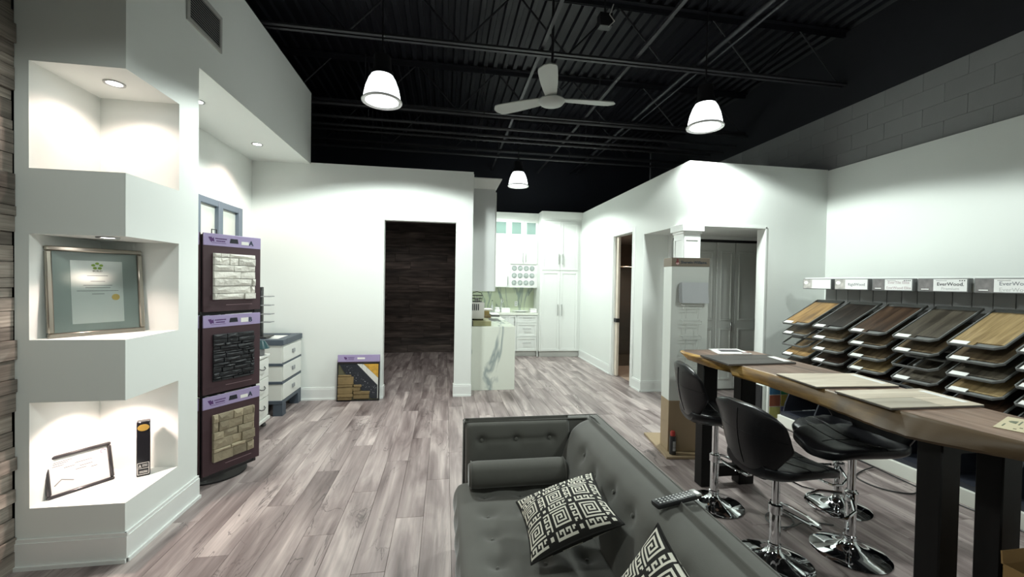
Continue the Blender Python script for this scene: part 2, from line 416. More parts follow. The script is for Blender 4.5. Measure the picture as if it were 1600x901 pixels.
# ---- right wall with the block courses above
struct(G().box(5.05, 5.15, -3.5, 4.87, 0, 3.24), 'wall_right', WALL)
bw = struct(G().box(5.112, 5.3, -3.5, 10, 3.0, 5.1), 'wall_right_upper', MORT)
BLKB = M('black_block_paint', (.012, .013, .018), .8, var=.2)
for r in range(5):
    z0 = 3.24+.194*r-.0; y = 9.6-(.2 if r % 2 else 0)
    while y > .6:
        if r == 4:
            pass
        else:
            o = G().box(5.1, 5.2, -.1992, .1992, z0+.001, min(z0+.1935, 4.015), .002).build('block', GREYB, bw, local=True); o.location.y = y-.2
        y -= .4
G().box(5.098, 5.2, -3.4, 9.9, 4.016, 5.05).build('painted_band', BLKB, bw)

# ---- ceiling deck, joists, conduits
g = G(); x = -6.0; y0, y1 = -3.5, 10
prof = []
while x < 7:
    prof += [(x, 5.0), (x+.055, 5.0), (x+.07, 5.042), (x+.135, 5.042)]; x += .152
vs = [(a, y0, b) for a, b in prof] + [(a, y1, b) for a, b in prof]; n = len(prof)
g._new(vs, [(i, i+1, n+i+1, n+i) for i in range(n-1)])
g.box(-6, 7, -3.5, 10, 5.05, 5.1)
struct(g, 'ceiling', DECKM)
def joist(Y):
    """open-web steel joist across the hall"""
    c = struct(G().box(-2.7, 5.1, Y-.055, Y-.012, 4.3, 4.306).box(-2.7, 5.1, Y-.016, Y-.012, 4.3, 4.345).box(-2.7, 5.1, Y+.012, Y+.055, 4.3, 4.306).box(-2.7, 5.1, Y+.012, Y+.016, 4.3, 4.345), 'ceiling_joist', STEEL)
    G().box(-2.7, 5.1, Y-.07, Y-.012, 4.985, 4.993).box(-2.7, 5.1, Y+.012, Y+.07, 4.985, 4.993).box(-2.7, 5.1, Y-.014, Y-.01, 4.93, 4.99).box(-2.7, 5.1, Y+.01, Y+.014, 4.93, 4.99).build('top_chord', DECKM, c)
    x = -2.3; up = True
    while x < 5:
        a, b = (4.32, 4.97) if up else (4.97, 4.32)
        if -2.6 < x+.61 < 5.05: G().cyl((x, Y, a), (x+.61, Y, b), .011, n=6).build('web_rod', DECKM, c)
        x += .61; up = not up
for Y in (2.9, 4.73, 6.56, 8.39): joist(Y)
g = G()
for x in (1.055, 2.19): g.box(x-.02, x+.02, -3, 10, 4.306+.04, 4.352).box(x-.003, x+.003, -3, 10, 4.35, 4.39)
struct(g, 'ceiling_bridging', STEEL)
duct = thing('conduit_pipe', 'pair of dark pipes running lengthwise over the joists right of the fan', 'pipe', (3.0, 4, 4.34))
G().cyl((3.0, -3, 4.37), (3.0, 9.9, 4.37), .03, n=12).build('pipe', DECKM, duct)
G().cyl((3.12, -3, 4.365), (3.12, 9.9, 4.365), .018, n=10).build('pipe', DECKM, duct)
for i, (y, z) in enumerate(((6.42, 4.22), (6.7, 4.14), (7.05, 4.14), (7.45, 4.2), (8.05, 4.1))):
    t = thing('crosswise_pipe', 'dark pipe crossing under the black ceiling, %s from the fan' % ('first', 'second', 'third', 'fourth', 'fifth and farthest')[i], 'pipe', (1, y, z), 0, 'pipes crossing under the ceiling')
    G().cyl((-2.4, y, z), (5.05, y, z), .024, n=8).build('pipe', STEEL, t)
    for x in (-1.2, .55, 2.4): G().cyl((x, y, z), (x, y, 4.98), .007, n=5).build('hanger', STEEL, t)

x, y, z = (1.648, 4.3, 4.475)
jb = thing('junction_box', 'black junction box with a white cord up among the joists right of the fan', 'junction box', (x, y, z))
G().box(x-.07, x+.07, y-.05, y+.05, z-.06, z+.08, .005).build('box', BLK, jb)
G().tube([(x+.05, y-.05, z+.08), (x+.07, y-.06, z+.16), (x+.03, y-.06, z+.05), (x+.08, y-.07, z-.02), (x+.02, y-.06, z-.08)], .006, 6).build('cord', M('white_cord', (.5, .5, .48), .5), jb)
G().cyl((x, y, z+.08), (x, y, 5.0), .012, n=8).build('conduit', BLK, jb)
tag(G().tube([(1.03, 6.2, 4.33), (1.05, 6.2, 4.315), (1.08, 6.2, 4.32), (1.09, 6.2, 4.35)], .010, 6).build('yellow_clip', M('yellow_plastic', '#c9a21f', .4)), 'small yellow clip on the bridging bar left of the fan', 'clip')
x, y, z = (0.977, 8.0, 4.127)
spk = thing('sprinkler_head', 'tiny pale sprinkler head under the dark ceiling beside the kitchen lamp', 'sprinkler', (x, y, z))
G().lathe([(.02, .0), (.02, .05), (.008, .06), (.008, .10), (.03, .105), (.03, .11), (.001, .11)], (x, y, z-.05), 14).build('head', CHROME, spk)
G().cyl((x, y, z+.05), (x, y, 5.0), .012, n=8).build('drop_pipe', STEEL, spk)
# ---- high bay lamps
def highbay(x, y, z, label, power=HALL_SPOT):
    t = thing('high_bay_lamp', label, 'ceiling lamp', (x, y, z), 0)
    G().lathe([(.03, .42), (.085, .40), (.095, .26), (.11, .245), (.115, .20), (.05, .19)], (x, y, z)).build('housing', BLK, t)
    G().lathe([(.19, -.06), (.20, -.07), (.205, -.06), (.195, -.045), (.19, -.05)], (x, y, z), 40).build('rim', M('lamp_reflector', (.8, .8, .8), .3), t)
    G().lathe([(.001, -.075), (.12, -.07), (.188, -.055), (.182, .0), (.165, .08), (.135, .16), (.11, .20), (.001, .205)], (x, y, z), 40).build('diffuser', M('lamp_glow', (.93, .98, 1), .5, var=.01, emit=2.4), t)
    G().cyl((x, y, z+.42), (x, y, 5.0), .008, n=6).build('cord', BLK, t)
    s = spot('high_bay_light', (x, y, z-.10), power, HALL_CONE, HALL_COL, .12, .16)
    return t
highbay(-.674, 4.5, 3.58, 'glowing white high bay lamp hanging left of the ceiling fan')
highbay(2.93, 4.42, 3.56, 'glowing white high bay lamp hanging at the partition corner')
highbay(1.37, 8.0, 3.60, 'glowing white high bay lamp hanging over the kitchen', 270)
for (x, y), w_ in zip(((-.67, .95), (2.93, .95), (1.1, -2.2)), REAR_SPOT):
    spot('hall_light', (x, y, 3.52), w_, HALL_CONE, HALL_COL, .12, .16)

# ---- pot lights
def pot(x, y, z, power, label, ang=110, r=.055):
    t = thing('recessed_spotlight', label, 'spotlight', (x, y, z))
    G().lathe([(r, -.001), (r*.98, -.008), (r*.72, -.006), (r*.7, -.001)], (x, y, z), 28).build('trim_ring', NICKEL, t)
    G().lathe([(.001, -.004), (r*.7, -.004), (r*.7, -.0015), (.001, -.0015)], (x, y, z), 24).build('lens', M('pot_glow', (1, .97, .95), .5, var=.01, emit=22), t)
    spot('pot_light', (x, y, z-.02), power, math.radians(ang), POT_COL, .5, .03)
pot(-2.05, 2.97, 2.872, 10, 'recessed spotlight in the top of the empty upper wall niche', 140)
pot(-2.0, 2.85, 1.905, 12, 'recessed spotlight above the framed certificate in the middle niche')
pot(-2.08, 2.97, .947, 17, 'recessed spotlight in the top of the lowest wall niche', 130)
pot(-2.208, 4.137, 3.24, 22, 'nearer recessed spotlight in the soffit over the alcove', 120, .06)
pot(-2.199, 5.317, 3.24, 22, 'farther recessed spotlight in the soffit, near the back corner', 120, .06)
# soffit vent
v = thing('air_vent', 'grey louvred air vent grille on the soffit face above the column', 'vent', (-1.84, 3.54, 3.62))
VM = M('grey_vent', (.42, .42, .40), .5)
G().box(-1.84, -1.828, 3.31, 3.77, 3.50, 3.53).box(-1.84, -1.828, 3.31, 3.77, 3.76, 3.79).box(-1.84, -1.828, 3.31, 3.34, 3.53, 3.76).box(-1.84, -1.828, 3.74, 3.77, 3.53, 3.76).build('frame', VM, v)
G().box(-1.84, -1.838, 3.34, 3.74, 3.53, 3.76).build('duct_mouth', BLACK, v)
for i in range(12):
    z = 3.535+i*.0188; G().hexa([(-1.838, 3.34, z+.008), (-1.838, 3.74, z+.008), (-1.830, 3.74, z), (-1.830, 3.34, z), (-1.838, 3.34, z+.011), (-1.838, 3.74, z+.011), (-1.830, 3.74, z+.003), (-1.830, 3.34, z+.003)]).build('slat', VM, v)
# ---- ceiling fan
f = thing('ceiling_fan', 'grey three-bladed ceiling fan hanging under the black ceiling', 'fan', (1.086, 4.326, 3.6))
FANM = M('fan_grey', (.42, .44, .42), .5, var=.03)
G().lathe([(.001, -.055), (.07, -.05), (.12, -.032), (.142, -.005), (.135, .01), (.001, .012)], (1.086, 4.326, 3.6)).build('hub_cover', FANM, f)
G().lathe([(.07, .01), (.105, .02), (.11, .09), (.07, .13), (.02, .14)], (1.086, 4.326, 3.6)).build('motor', M('fan_motor', (.08, .085, .09), .4), f)
G().cyl((1.086, 4.326, 3.73), (1.086, 4.326, 4.9), .014).lathe([(.06, 1.38), (.07, 1.33), (.02, 1.25)], (1.086, 4.326, 3.6)).build('downrod', BLK, f)
cx, cy = 1.086, 4.326
for bx, by in ((.597, 4.715), (1.70, 4.331), (.85, 3.60)):
    a = math.atan2(by-cy, bx-cx); ln = .70
    def bf(u, v, s, a=a, ln=ln):
        d = .08+u*(ln-.08); w = (.055+.035*math.sin(min(1, u*1.25)*PI/2))*(1 if u < .88 else math.sqrt(max(.0, 1-((u-.88)/.125)**2)))
        o = (v-.5)*2*w; zz = 3.6+.02+.01*u+.18*o*math.cos(0)+s
        return (cx+d*math.cos(a)-o*math.sin(a), cy+d*math.sin(a)+o*math.cos(a), zz)
    g = G(); nu, nv = 16, 7
    g.grid(lambda u, v: bf(u, v, -.005), nu, nv); g.grid(lambda u, v: bf(u, v, .005), nu, nv)
    bmesh.ops.remove_doubles(g.bm, verts=g.bm.verts, dist=.0005)
    es = [e for e in g.bm.edges if len(e.link_faces) == 1]
    try: bmesh.ops.bridge_loops(g.bm, edges=es)
    except Exception: pass
    g.build('blade', FANM, f)
# ================================================================== LEFT SIDE
PURP = M('lavender_header', '#a597be', .5, var=.05)
MAROON = M('maroon_board', '#402a30', .55, var=.08)
DPURP = M('dark_purple_print', '#55306b', .6)
def axes(ox, oy, ang):
    """local frame helper: x along ang, y inward"""
    return Matrix.Translation((ox, oy, 0)) @ Matrix.Rotation(ang, 4, 'Z')
# ---- picture frames
SILV = M('champagne_frame', (.36, .33, .28), .28, .85, var=.08)
c1 = thing('framed_certificate', 'silver framed certificate with a gold seal standing in the middle wall niche', 'picture frame')
c1.matrix_basis = Matrix.Translation((-2.135, 2.99, 1.3035)) @ Matrix.Rotation(math.radians(57), 4, 'Z') @ Matrix.Rotation(math.radians(-5), 4, 'X')
def framebars(w, h, fw, d=.03, bev=.006):
    g = G()
    for a, b, c, e in ((-w/2, w/2, 0, fw), (-w/2, w/2, h-fw, h), (-w/2, -w/2+fw, fw, h-fw), (w/2-fw, w/2, fw, h-fw)): g.box(a, b, 0, d, c, e, bev)
    return g
framebars(.465, .545, .028).build('frame', SILV, c1, local=True)
G().box(-.205, .205, .016, .026, .028, .517).build('mount', M('grey_green_mount', (.38, .42, .40), .35), c1, local=True)
G().box(-.125, .125, .012, .016, .075, .465).build('paper', PAPER, c1, local=True)
g = G()
for k in range(5):
    a = PI/2+k*2*PI/5; g.prism([(.0+.020*math.cos(a)+.010*math.cos(q*PI/4), .432+.016*math.sin(a)+.008*math.sin(q*PI/4)) for q in range(8)], 1, .0105, .012)
g.build('leaf_emblem', M('leaf_green', '#8fae3a', .6), c1, local=True)
o = words('BUILD', .017, M('grey_green_print', '#6f7560', .6), c1, (0, 0, 0), (1, 0, 0), (0, 0, 1), align='CENTER'); o.matrix_basis = Matrix(((1, 0, 0, 0), (0, 0, -1, .0115), (0, 1, 0, .395), (0, 0, 0, 1)))
g = G()
for z, a in ((.37, .05), (.335, .035), (.31, .07), (.295, .06), (.275, .10), (.255, .03)): g.box(-a, a, .0115, .012, z, z+.0035)
g.build('printed_text', M('grey_print', (.25, .25, .25), .6), c1, local=True)
G().prism([(.085+.02*math.cos(q*PI/10), .235+.02*math.sin(q*PI/10)) for q in range(20)], 1, .0095, .012).build('seal', M('gold_seal', '#d9b45c', .35, .5), c1, local=True)
G().box(-.205, .205, .0075, .009, .028, .517).build('pane', GLASS, c1, local=True)
BRZ = M('pewter_frame', (.10, .095, .10), .3, .7, var=.15)
c2 = thing('framed_licence', 'small dark framed document leaning in the lowest wall niche', 'picture frame')
c2.matrix_basis = Matrix.Translation((-2.205, 2.955, .343)) @ Matrix.Rotation(math.radians(56), 4, 'Z') @ Matrix.Rotation(math.radians(-14), 4, 'X')
framebars(.31, .245, .02).build('frame', BRZ, c2, local=True)
G().box(-.14, .14, .014, .026, .02, .225).build('paper', PAPER, c2, local=True)
g = G()
for x, z, w in ((-.12, .2, .09), (-.12, .19, .07), (-.12, .178, .05), (-.02, .17, .08), (-.07, .158, .05), (.0, .145, .06), (-.02, .13, .05), (.05, .12, .03)): g.box(x, x+w, .0132, .014, z, z+.004)
g.build('printed_text', M('grey_print', (.25, .25, .25), .6), c2, local=True)
G().tube([(.115+.012*math.cos(q), .0133, .198+.012*math.sin(q)) for q in [i*PI/8 for i in range(12)]], .0025, 5).build('round_stamp', M('mauve_print', (.45, .35, .45), .6), c2, local=True)
G().prism([(-.12, .07), (-.085, .1), (-.03, .075), (-.035, .072), (-.085, .094), (-.117, .066)], 1, .0132, .014).build('signature', M('grey_print', (.25, .25, .25), .6), c2, local=True)
tr_ = thing('trophy', 'upright black award block with a gold oval standing in the lowest niche', 'trophy')
tr_.matrix_basis = Matrix.Translation((-1.985, 3.13, .343)) @ Matrix.Rotation(math.radians(30), 4, 'Z')
G().box(-.035, .035, -.03, .03, 0, .365, .004).build('block', M('black_gloss', (.012, .012, .016), .15), tr_, local=True)
G().prism([(.03*math.cos(q*PI/12), .325+.022*math.sin(q*PI/12)) for q in range(24)], 1, -.0325, -.0302).build('medallion', M('gold_seal', '#d9b45c', .35, .5), tr_, local=True)
g = G()
for a, b, c, e in ((-.03, .03, .012, .015), (-.03, .03, .088, .091), (-.03, -.027, .012, .091), (.027, .03, .012, .091), (-.03, .03, .052, .054)): g.box(a, b, -.0322, -.0302, c, e)
for z in (.075, .066, .032, .024): g.box(-.005 if z > .05 else -.02, .022, -.0322, -.0302, z, z+.003)
g.prism([(-.024, .06), (-.017, .082), (-.010, .06), (-.014, .06), (-.017, .071), (-.020, .06)], 1, -.0322, -.0302)
g.build('engraved_plate', M('silver_print', (.7, .68, .66), .4, .3), tr_, local=True)

# ---- spinner tower of stone sample boards
SPX, SPY = -1.862, 3.574; SPA = math.atan2(.40, .25)
sp = thing('display_spinner', 'black metal floor spinner tower holding purple stone sample boards', 'display rack')
dv = Vector((math.cos(SPA), math.sin(SPA), 0)); nv_ = Vector((math.sin(SPA), -math.cos(SPA), 0))
ctr = Vector((SPX, SPY, 0)) + dv*.235 - nv_*.25
sp.matrix_basis = Matrix.Translation(ctr) @ Matrix.Rotation(SPA, 4, 'Z')
G().lathe([(.001, 0), (.25, 0), (.25, .012), (.05, .03), (.001, .03)], n=40).build('base', BLK, sp, local=True)
G().cyl((0, 0, .03), (0, 0, 2.0), .03).build('pole', BLK, sp, local=True)
g = G()
for z in (.07, .735, 1.385, 2.0):
    for s in (-1, 1):
        g.box(-.22, .22, s*.212-.008, s*.212+.008, z-.012, z+.012); g.box(s*.212-.008, s*.212+.008, -.22, .22, z-.012, z+.012)
    g.box(-.2, .2, -.01, .01, z-.012, z+.012)
for sx in (-1, 1):
    for sy in (-1, 1): g.box(sx*.212-.012, sx*.212+.012, sy*.212-.012, sy*.212+.012, .06, 2.01)
g.build('frame', BLK, sp, local=True)
G().tube([(.0, 0, 2.0), (-.02, 0, 2.04), (-.02, 0, 2.08), (.02, 0, 2.08), (.02, 0, 2.04), (.0, 0, 2.0)], .005, 6).build('hook', BLK, sp, local=True)
STW = M('white_ledge_stone', '#e2dfd6', .85, var=.18, scale=14, bump=.6, bscale=45, rand=.1)
STB = M('charcoal_ledge_stone', '#1c1e22', .6, var=.4, scale=14, bump=.6, bscale=45, rand=.2)
STT = M('tan_ledge_stone', '#9a8f78', .8, var=.25, scale=12, bump=.5, bscale=45, rand=.22)
def stones(t, x0, x1, z0, z1, y, mat, seed, hs, ls, dep):
    r = random.Random(seed); z = z0
    while z < z1-.008:
        h = min(r.choice(hs), z1-z)
        if z1-(z+h) < .015: h = z1-z
        x = x0-r.uniform(0, .06)
        while x < x1-.001:
            l = r.choice(ls); a, b = max(x, x0), min(x+l, x1)
            if b-a > .012:
                d = r.uniform(*dep); e = [r.uniform(-.004, .004) for _ in range(8)]; k = .0012
                xm, zm = (a+b)/2+r.uniform(-.2, .2)*(b-a), z+h*r.uniform(.4, .6)
                vs = [(a+k, y, z+k), (b-k, y, z+k), (b-k, y, z+h-k), (a+k, y, z+h-k),
                      (a+k+.001, y-d+e[0], z+k+.001), (b-k-.001, y-d+e[1], z+k+.001), (b-k-.001, y-d+e[2], z+h-k-.001), (a+k+.001, y-d+e[3], z+h-k-.001),
                      (xm-(b-a)*.2, y-d-.006+e[4], zm), (xm+(b-a)*.2, y-d-.005+e[5], zm+e[6])]
                g = G(); g._new(vs, [(0, 1, 5, 4), (1, 2, 6, 5), (2, 3, 7, 6), (3, 0, 4, 7), (4, 5, 9), (4, 9, 8), (5, 6, 9), (6, 7, 8), (6, 8, 9), (7, 4, 8)])
                g.build('stone', mat, t, local=True, auto=False)
            x += l
        z += h
def header(t, w, zt, letter, zb=None, y=-.012, sticker=(.86, .85, .8)):
    G().box(-w/2, w/2, y-.001, y+.011, zt-.098, zt, .003).build('header', PURP, t, local=True)
    G().prism([(-.2, zt-.03), (-.175, zt-.028), (-.172, zt-.04), (-.16, zt-.03), (-.155, zt-.065), (-.17, zt-.06), (-.178, zt-.07), (-.19, zt-.05)], 1, y-.0018, y-.001).build('logo', DPURP, t, local=True)
    g = G()
    for z, a, b in ((zt-.043, -.148, -.062), (zt-.062, -.14, -.07)): 
        x = a; q = random.Random(int(z*1e4))
        while x < b: l = q.uniform(.004, .009); g.box(x, x+l, y-.0018, y-.001, z, z+.009); x += l+.002
    g.box(-.175, -.065, y-.0018, y-.001, zt-.075, zt-.0725)
    g.build('printed_text', DPURP, t, local=True)
    if letter:
        G().prism([(-.035, zt-.066), (-.028, zt-.03), (.03, zt-.03), (.037, zt-.066)], 1, y-.0019, y-.0008).build('handle_slot', BLACK, t, local=True)
        G().box(.062, .125, y-.002, y-.001, zt-.072, zt-.045 if letter == 'A' else zt-.035).build('sticker', M('cream_sticker', sticker, .6), t, local=True)
        o = words(letter, .055, M('navy_ink', (.02, .04, .07), .6), t, (0, 0, 0), (1, 0, 0), (0, 0, 1), bold=.001)
        o.matrix_basis = Matrix(((1, 0, 0, .128), (0, 0, -1, y-.0022), (0, 1, 0, zt-.072), (0, 0, 0, 1)))
def stoneboard(face, k, mat, letter, label, dep, hs, ls, seed, wst=.34, full=True):
    z0, z1 = ((.10, .727), (.745, 1.372), (1.40, 2.022))[k]
    t = thing('stone_sample_board', label, 'sample board', group='stone sample boards on the black spinner')
    ang = SPA + (0, -PI/2)[face]
    n_ = Vector((math.sin(ang), -math.cos(ang), 0)); p = ctr + n_*.245
    t.matrix_basis = Matrix.Translation((p.x, p.y, z0)) @ Matrix.Rotation(ang, 4, 'Z')
    H = z1-z0
    G().box(-.235, .235, -.011, .004, 0, H, .003).build('board', MAROON, t, local=True)
    header(t, .47, H, letter)
    if full:
        zb = .095; st = H-.098-.055
        stones(t, -.165, .175, zb, st, -.011, mat, seed, hs, ls, dep)
        G().box(-.06, .16, -.0125, -.011, .05, .054).build('fine_print', M('mauve_line', (.3, .2, .22), .6), t, local=True)
stoneboard(0, 2, STW, 'A', 'topmost purple sample board on the spinner, with white ledge stone and letter A', (.012, .026), (.028, .04, .05, .06), (.07, .11, .16, .22), 5)
stoneboard(0, 1, STB, 'B', 'middle purple sample board on the spinner, with black ledge stone and letter B', (.008, .02), (.018, .025, .035), (.05, .09, .14), 8)
stoneboard(0, 0, STT, 'A', 'lowest purple sample board on the spinner, with tan ledge stone and letter A', (.012, .028), (.03, .045, .06, .075), (.08, .12, .17), 12)
for k, w in ((2, 'topmost'), (1, 'middle'), (0, 'lowest')):
    stoneboard(1, k, STB, '', '%s sample board on the side of the spinner half hidden by the column' % w, (.01, .02), (.03,), (.1,), 3, full=False)

# ---- frame on the alcove wall
GB = M('grey_blue_wood', '#6c7885', .5, var=.06)
wf = thing('window_frame', 'blue-grey wooden frame with narrow panes on the alcove wall above the spinner', 'frame', (-2.57, 5.2, 1.25))
for a, b in ((4.70, 4.79), (5.14, 5.23), (5.60, 5.69)): G().box(-2.575, -2.515, a, b, 1.25, 2.53, .004).build('upright', GB, wf)
G().box(-2.575, -2.52, 4.79, 5.60, 2.46, 2.53, .004).build('rail', GB, wf); G().box(-2.575, -2.52, 4.79, 5.60, 1.25, 1.32, .004).build('rail', GB, wf)
for a, b in ((4.79, 5.14), (5.23, 5.60)): G().box(-2.57, -2.56, a, b, 1.32, 2.46).build('pane', M('frosted_pane', (.72, .74, .68), .3), wf)

# ---- drawer units in the alcove
SLATE = M('slate_grey_lacquer', '#4c5560', .5, var=.05)
OFFW = M('off_white_drawer', (.74, .75, .71), .45, var=.02)
du = thing('drawer_cabinet', 'tall white three-drawer cabinet with slate grey bands by the back corner', 'cabinet', (-2.24, 5.72, 0))
x0, x1, y0, y1 = -2.52, -1.93, 5.40, 6.05
G().box(x0, x1-.012, y0, y1, .19, .86).build('body', OFFW, du)
g = G()
for z in (.19, .405, .625): g.box(x0-.004, x1, y0-.006, y1, z-.045 if z < .2 else z-.018, z+(.0 if z < .2 else .018), .003)
g.build('band', SLATE, du)
g = G().box(x0-.01, x1+.01, y0-.012, y0+.1, .86, .93, .004).box(x0-.01, x1+.01, y1-.1, y1+.01, .86, .93, .004).box(x0-.01, x0+.09, y0+.1, y1-.1, .86, .93).box(x1-.09, x1+.01, y0+.1, y1-.1, .86, .93)
g.build('top_frame', SLATE, du)
G().box(x0+.09, x1-.09, y0+.1, y1-.1, .86, .915).build('top_inset', PAPER, du)
for a, b in ((x0, y0), (x1-.11, y0), (x0, y1-.11), (x1-.11, y1-.11)): G().box(a, a+.11, b, b+.11, 0, .15, .003).build('leg', SLATE, du)
for z in (.20, .43, .65):
    d = G().box(x1-.012, x1+.004, y0+.015, y1-.015, z-.003, z+.19, .003).build('drawer', OFFW, du)
    G().box(x1+.004, x1+.02, 5.69, 5.77, z+.075, z+.125, .004).build('handle', M('grey_pull', (.3, .31, .32), .4), d)
su = thing('small_drawer_unit', 'small white drawer pedestal on castors between the spinner and the tall cabinet', 'cabinet', (-2.2, 4.92, 0))
x0, x1, y0, y1 = -2.42, -1.97, 4.72, 5.10
G().box(x0, x1-.015, y0, y1, .09, .79).build('body', OFFW, su)
G().box(x0-.01, x1+.01, y0-.01, y1+.01, .79, .815, .004).build('top', OFFW, su)
G().box(x0-.01, x1+.012, y0-.01, y1+.012, .075, .11, .004).build('plinth', OFFW, su)
for z in (.13, .35, .57):
    d = G().box(x1-.015, x1, y0+.01, y1-.01, z, z+.205, .003).build('drawer', OFFW, su)
    G().tube([(x1, 4.84, z+.12), (x1+.02, 4.86, z+.105), (x1+.025, 4.91, z+.095), (x1+.02, 4.96, z+.105), (x1, 4.98, z+.12)], .006, 6).build('handle', M('dark_pull', (.1, .1, .1), .4), d)
for a in (x0+.04, x1-.04):
    for b in (y0+.04, y1-.04): G().cyl((a, b, .03), (a, b, .08), .012).lathe([(.001, 0), (.025, .004), (.028, .02), (.02, .04), (.001, .045)], (a, b, 0), 14).build('castor', M('dark_pull', (.1, .1, .1), .4), su)
tl = thing('teal_bowl', 'dark teal upturned bowl on a grey stem standing on the small drawer pedestal', 'ornament', (-2.0, 4.98, .816))
TEAL = M('dark_teal_glaze', '#23454a', .3)
G().cyl((-2.0, 4.98, .816), (-2.0, 4.98, .9), .028).build('stem', M('grey_pull', (.3, .31, .32), .4), tl)
G().lathe([(.001, .17), (.03, .165), (.045, .14), (.075, .09), (.08, .08), (.001, .085)], (-2.0, 4.98, .815), 24).build('bowl', TEAL, tl)
bt_ = thing('sample_tower', 'slim black sample tower with grey shelves on the tall white cabinet', 'display stand', (-2.28, 5.62, .931))
G().box(-2.40, -2.16, 5.5, 5.75, .931, .95, .003).build('base', BLK, bt_)
G().box(-2.31, -2.245, 5.58, 5.64, .95, 1.56, .003).build('post', BLK, bt_)
for z in (1.12, 1.22, 1.33, 1.44):
    G().box(-2.245, -2.13, 5.55, 5.67, z, z+.010).build('shelf', M('grey_pull', (.3, .31, .32), .4), bt_)

# ---- sample board leaning at the back wall
lb = thing('leaning_stone_board', 'purple topped stone sample board on the floor against the back wall by the dark opening', 'sample board')
lb.matrix_basis = Matrix.Translation((-1.167, 5.99, 0)) @ Matrix.Rotation(math.radians(-3.5), 4, 'X')
G().box(-.28, .28, -.012, .012, 0, .63, .003).build('board', MAROON, lb, local=True)
header(lb, .56, .632, '', y=-.014)
G().box(-.02, .08, -.0175, -.015, .57, .595).build('sticker', M('cream_sticker', (.86, .85, .8), .6), lb, local=True)
g = framebars(.56, .525, .014, .03, .002); 
o = g.build('frame', BLK, lb, local=True); o.location.y = -.03
olive = M('olive_backing', '#5c5a44', .7)
G().box(-.266, .266, -.016, -.012, .014, .511).build('backing', olive, lb, local=True)
GRAN = M('speckled_granite', '#2c2f36', .35, var=.5, scale=60)
G().prism([(-.255, .505), (-.02, .505), (.255, .215), (.255, .03), (.18, .03), (-.12, .30)], 1, -.026, -.016).build('granite_band', GRAN, lb, local=True)
r = random.Random(4); g = G()
for i in range(60):
    u = r.random(); x = -.17+u*.40+r.uniform(-.05, .05); z = .44-u*.33+r.uniform(-.06, .06)
    if -.17 < x < .24 and .06 < z < .5 and abs((x+.17)*.8+z-.45) < .07: s_ = r.uniform(.002, .006); g.box(x, x+s_, -.027, -.026, z, z+s_)
g.build('white_specks', PAPER, lb, local=True, kind='stuff')
G().prism([(-.02, .505), (.06, .505), (.264, .31), (.264, .03), (.256, .03), (.255, .215)], 1, -.025, -.016).build('white_marble_band', MARBLE('white_marble_sample', '#d9d9d4', '#a9a9a8', 4), lb, local=True)
G().prism([(.065, .505), (.264, .505), (.264, .315)], 1, -.025, -.016).build('yellow_stone', M('yellow_stone', '#c99a3c', .6, var=.5, scale=25), lb, local=True)
STO = M('olive_ledge_stone', '#7d6a48', .8, var=.3, scale=14, bump=.5, bscale=45, rand=.15)
for a, b, z0, z1, d in ((-.266, -.09, .335, .30, .03), (-.266, -.06, .225, .335, .028), (-.266, -.07, .19, .225, .034), (-.06, .045, .19, .225, .03), (-.07, .03, .135, .19, .026), (-.266, -.07, .10, .19, .03), (-.06, .155, .09, .135, .03), (-.06, .15, .03, .09, .026), (-.266, -.065, .055, .10, .034), (-.266, -.08, .016, .055, .028)):
    if z0 > z1: z0, z1 = z1+.035, z1+.06
    G().box(a+.001, b-.001, -.016-d, -.016, z0+.001, z1-.001, .006).build('stone', STO, lb, local=True)

# ================================================================== KITCHEN
MARB = MARBLE('white_marble', '#e2e6db', '#9aa5a4', .8)
def shaker(x0, x1, z0, z1, y, parent, name='door', handle=None, fr=.055, axis='y', mat=None):
    """shaker front facing -y at plane y"""
    m = mat or CAB; k = .002; g = G()
    x0 += k; x1 -= k; z0 += k; z1 -= k
    g.box(x0, x1, y-.008, y, z0, z1)
    for a, b, c, e in ((x0, x1, z0, z0+fr), (x0, x1, z1-fr, z1), (x0, x0+fr, z0+fr, z1-fr), (x1-fr, x1, z0+fr, z1-fr)): g.box(a, b, y-.02, y-.008, c, e, .0015)
    d = g.build(name, m, parent)
    if handle:
        hx, hz, ln, vert = handle
        if vert: G().cyl((hx, y-.045, hz-ln/2), (hx, y-.045, hz+ln/2), .007).cyl((hx, y-.045, hz-ln*.38), (hx, y-.02, hz-ln*.38), .005).cyl((hx, y-.045, hz+ln*.38), (hx, y-.02, hz+ln*.38), .005).build('handle', NICKEL, d)
        else: G().cyl((hx-ln/2, y-.045, hz), (hx+ln/2, y-.045, hz), .007).cyl((hx-ln*.38, y-.045, hz), (hx-ln*.38, y-.02, hz), .005).cyl((hx+ln*.38, y-.045, hz), (hx+ln*.38, y-.02, hz), .005).build('handle', NICKEL, d)
    return d
tp = thing('tall_pantry', 'tall white pantry cabinet with four shaker doors beside the corridor wall', 'cabinet', (2.56, 9.4, 0))
G().box(2.09, 3.028, 9.08, 9.745, .13, 3.1).build('body', CAB, tp)
G().box(2.11, 3.028, 9.13, 9.7, 0, .13).build('plinth', M('grey_plinth', (.55, .55, .52), .5), tp)
for a, b, hx in ((2.12, 2.545, 2.50), (2.545, 2.965, 2.59)):
    shaker(a, b, .14, 1.935, 9.08, tp, handle=(hx, 1.06, .26, True)); shaker(a, b, 1.955, 3.05, 9.08, tp, handle=(hx, 2.20, .24, True))
G().box(2.092, 3.028, 9.06, 9.745, 3.06, 3.10, .003).prism([(9.055, 3.10), (9.0, 3.24), (9.0, 3.255), (9.745, 3.255), (9.745, 3.10)], 0, 2.092, 3.028).build('crown', CAB, tp)
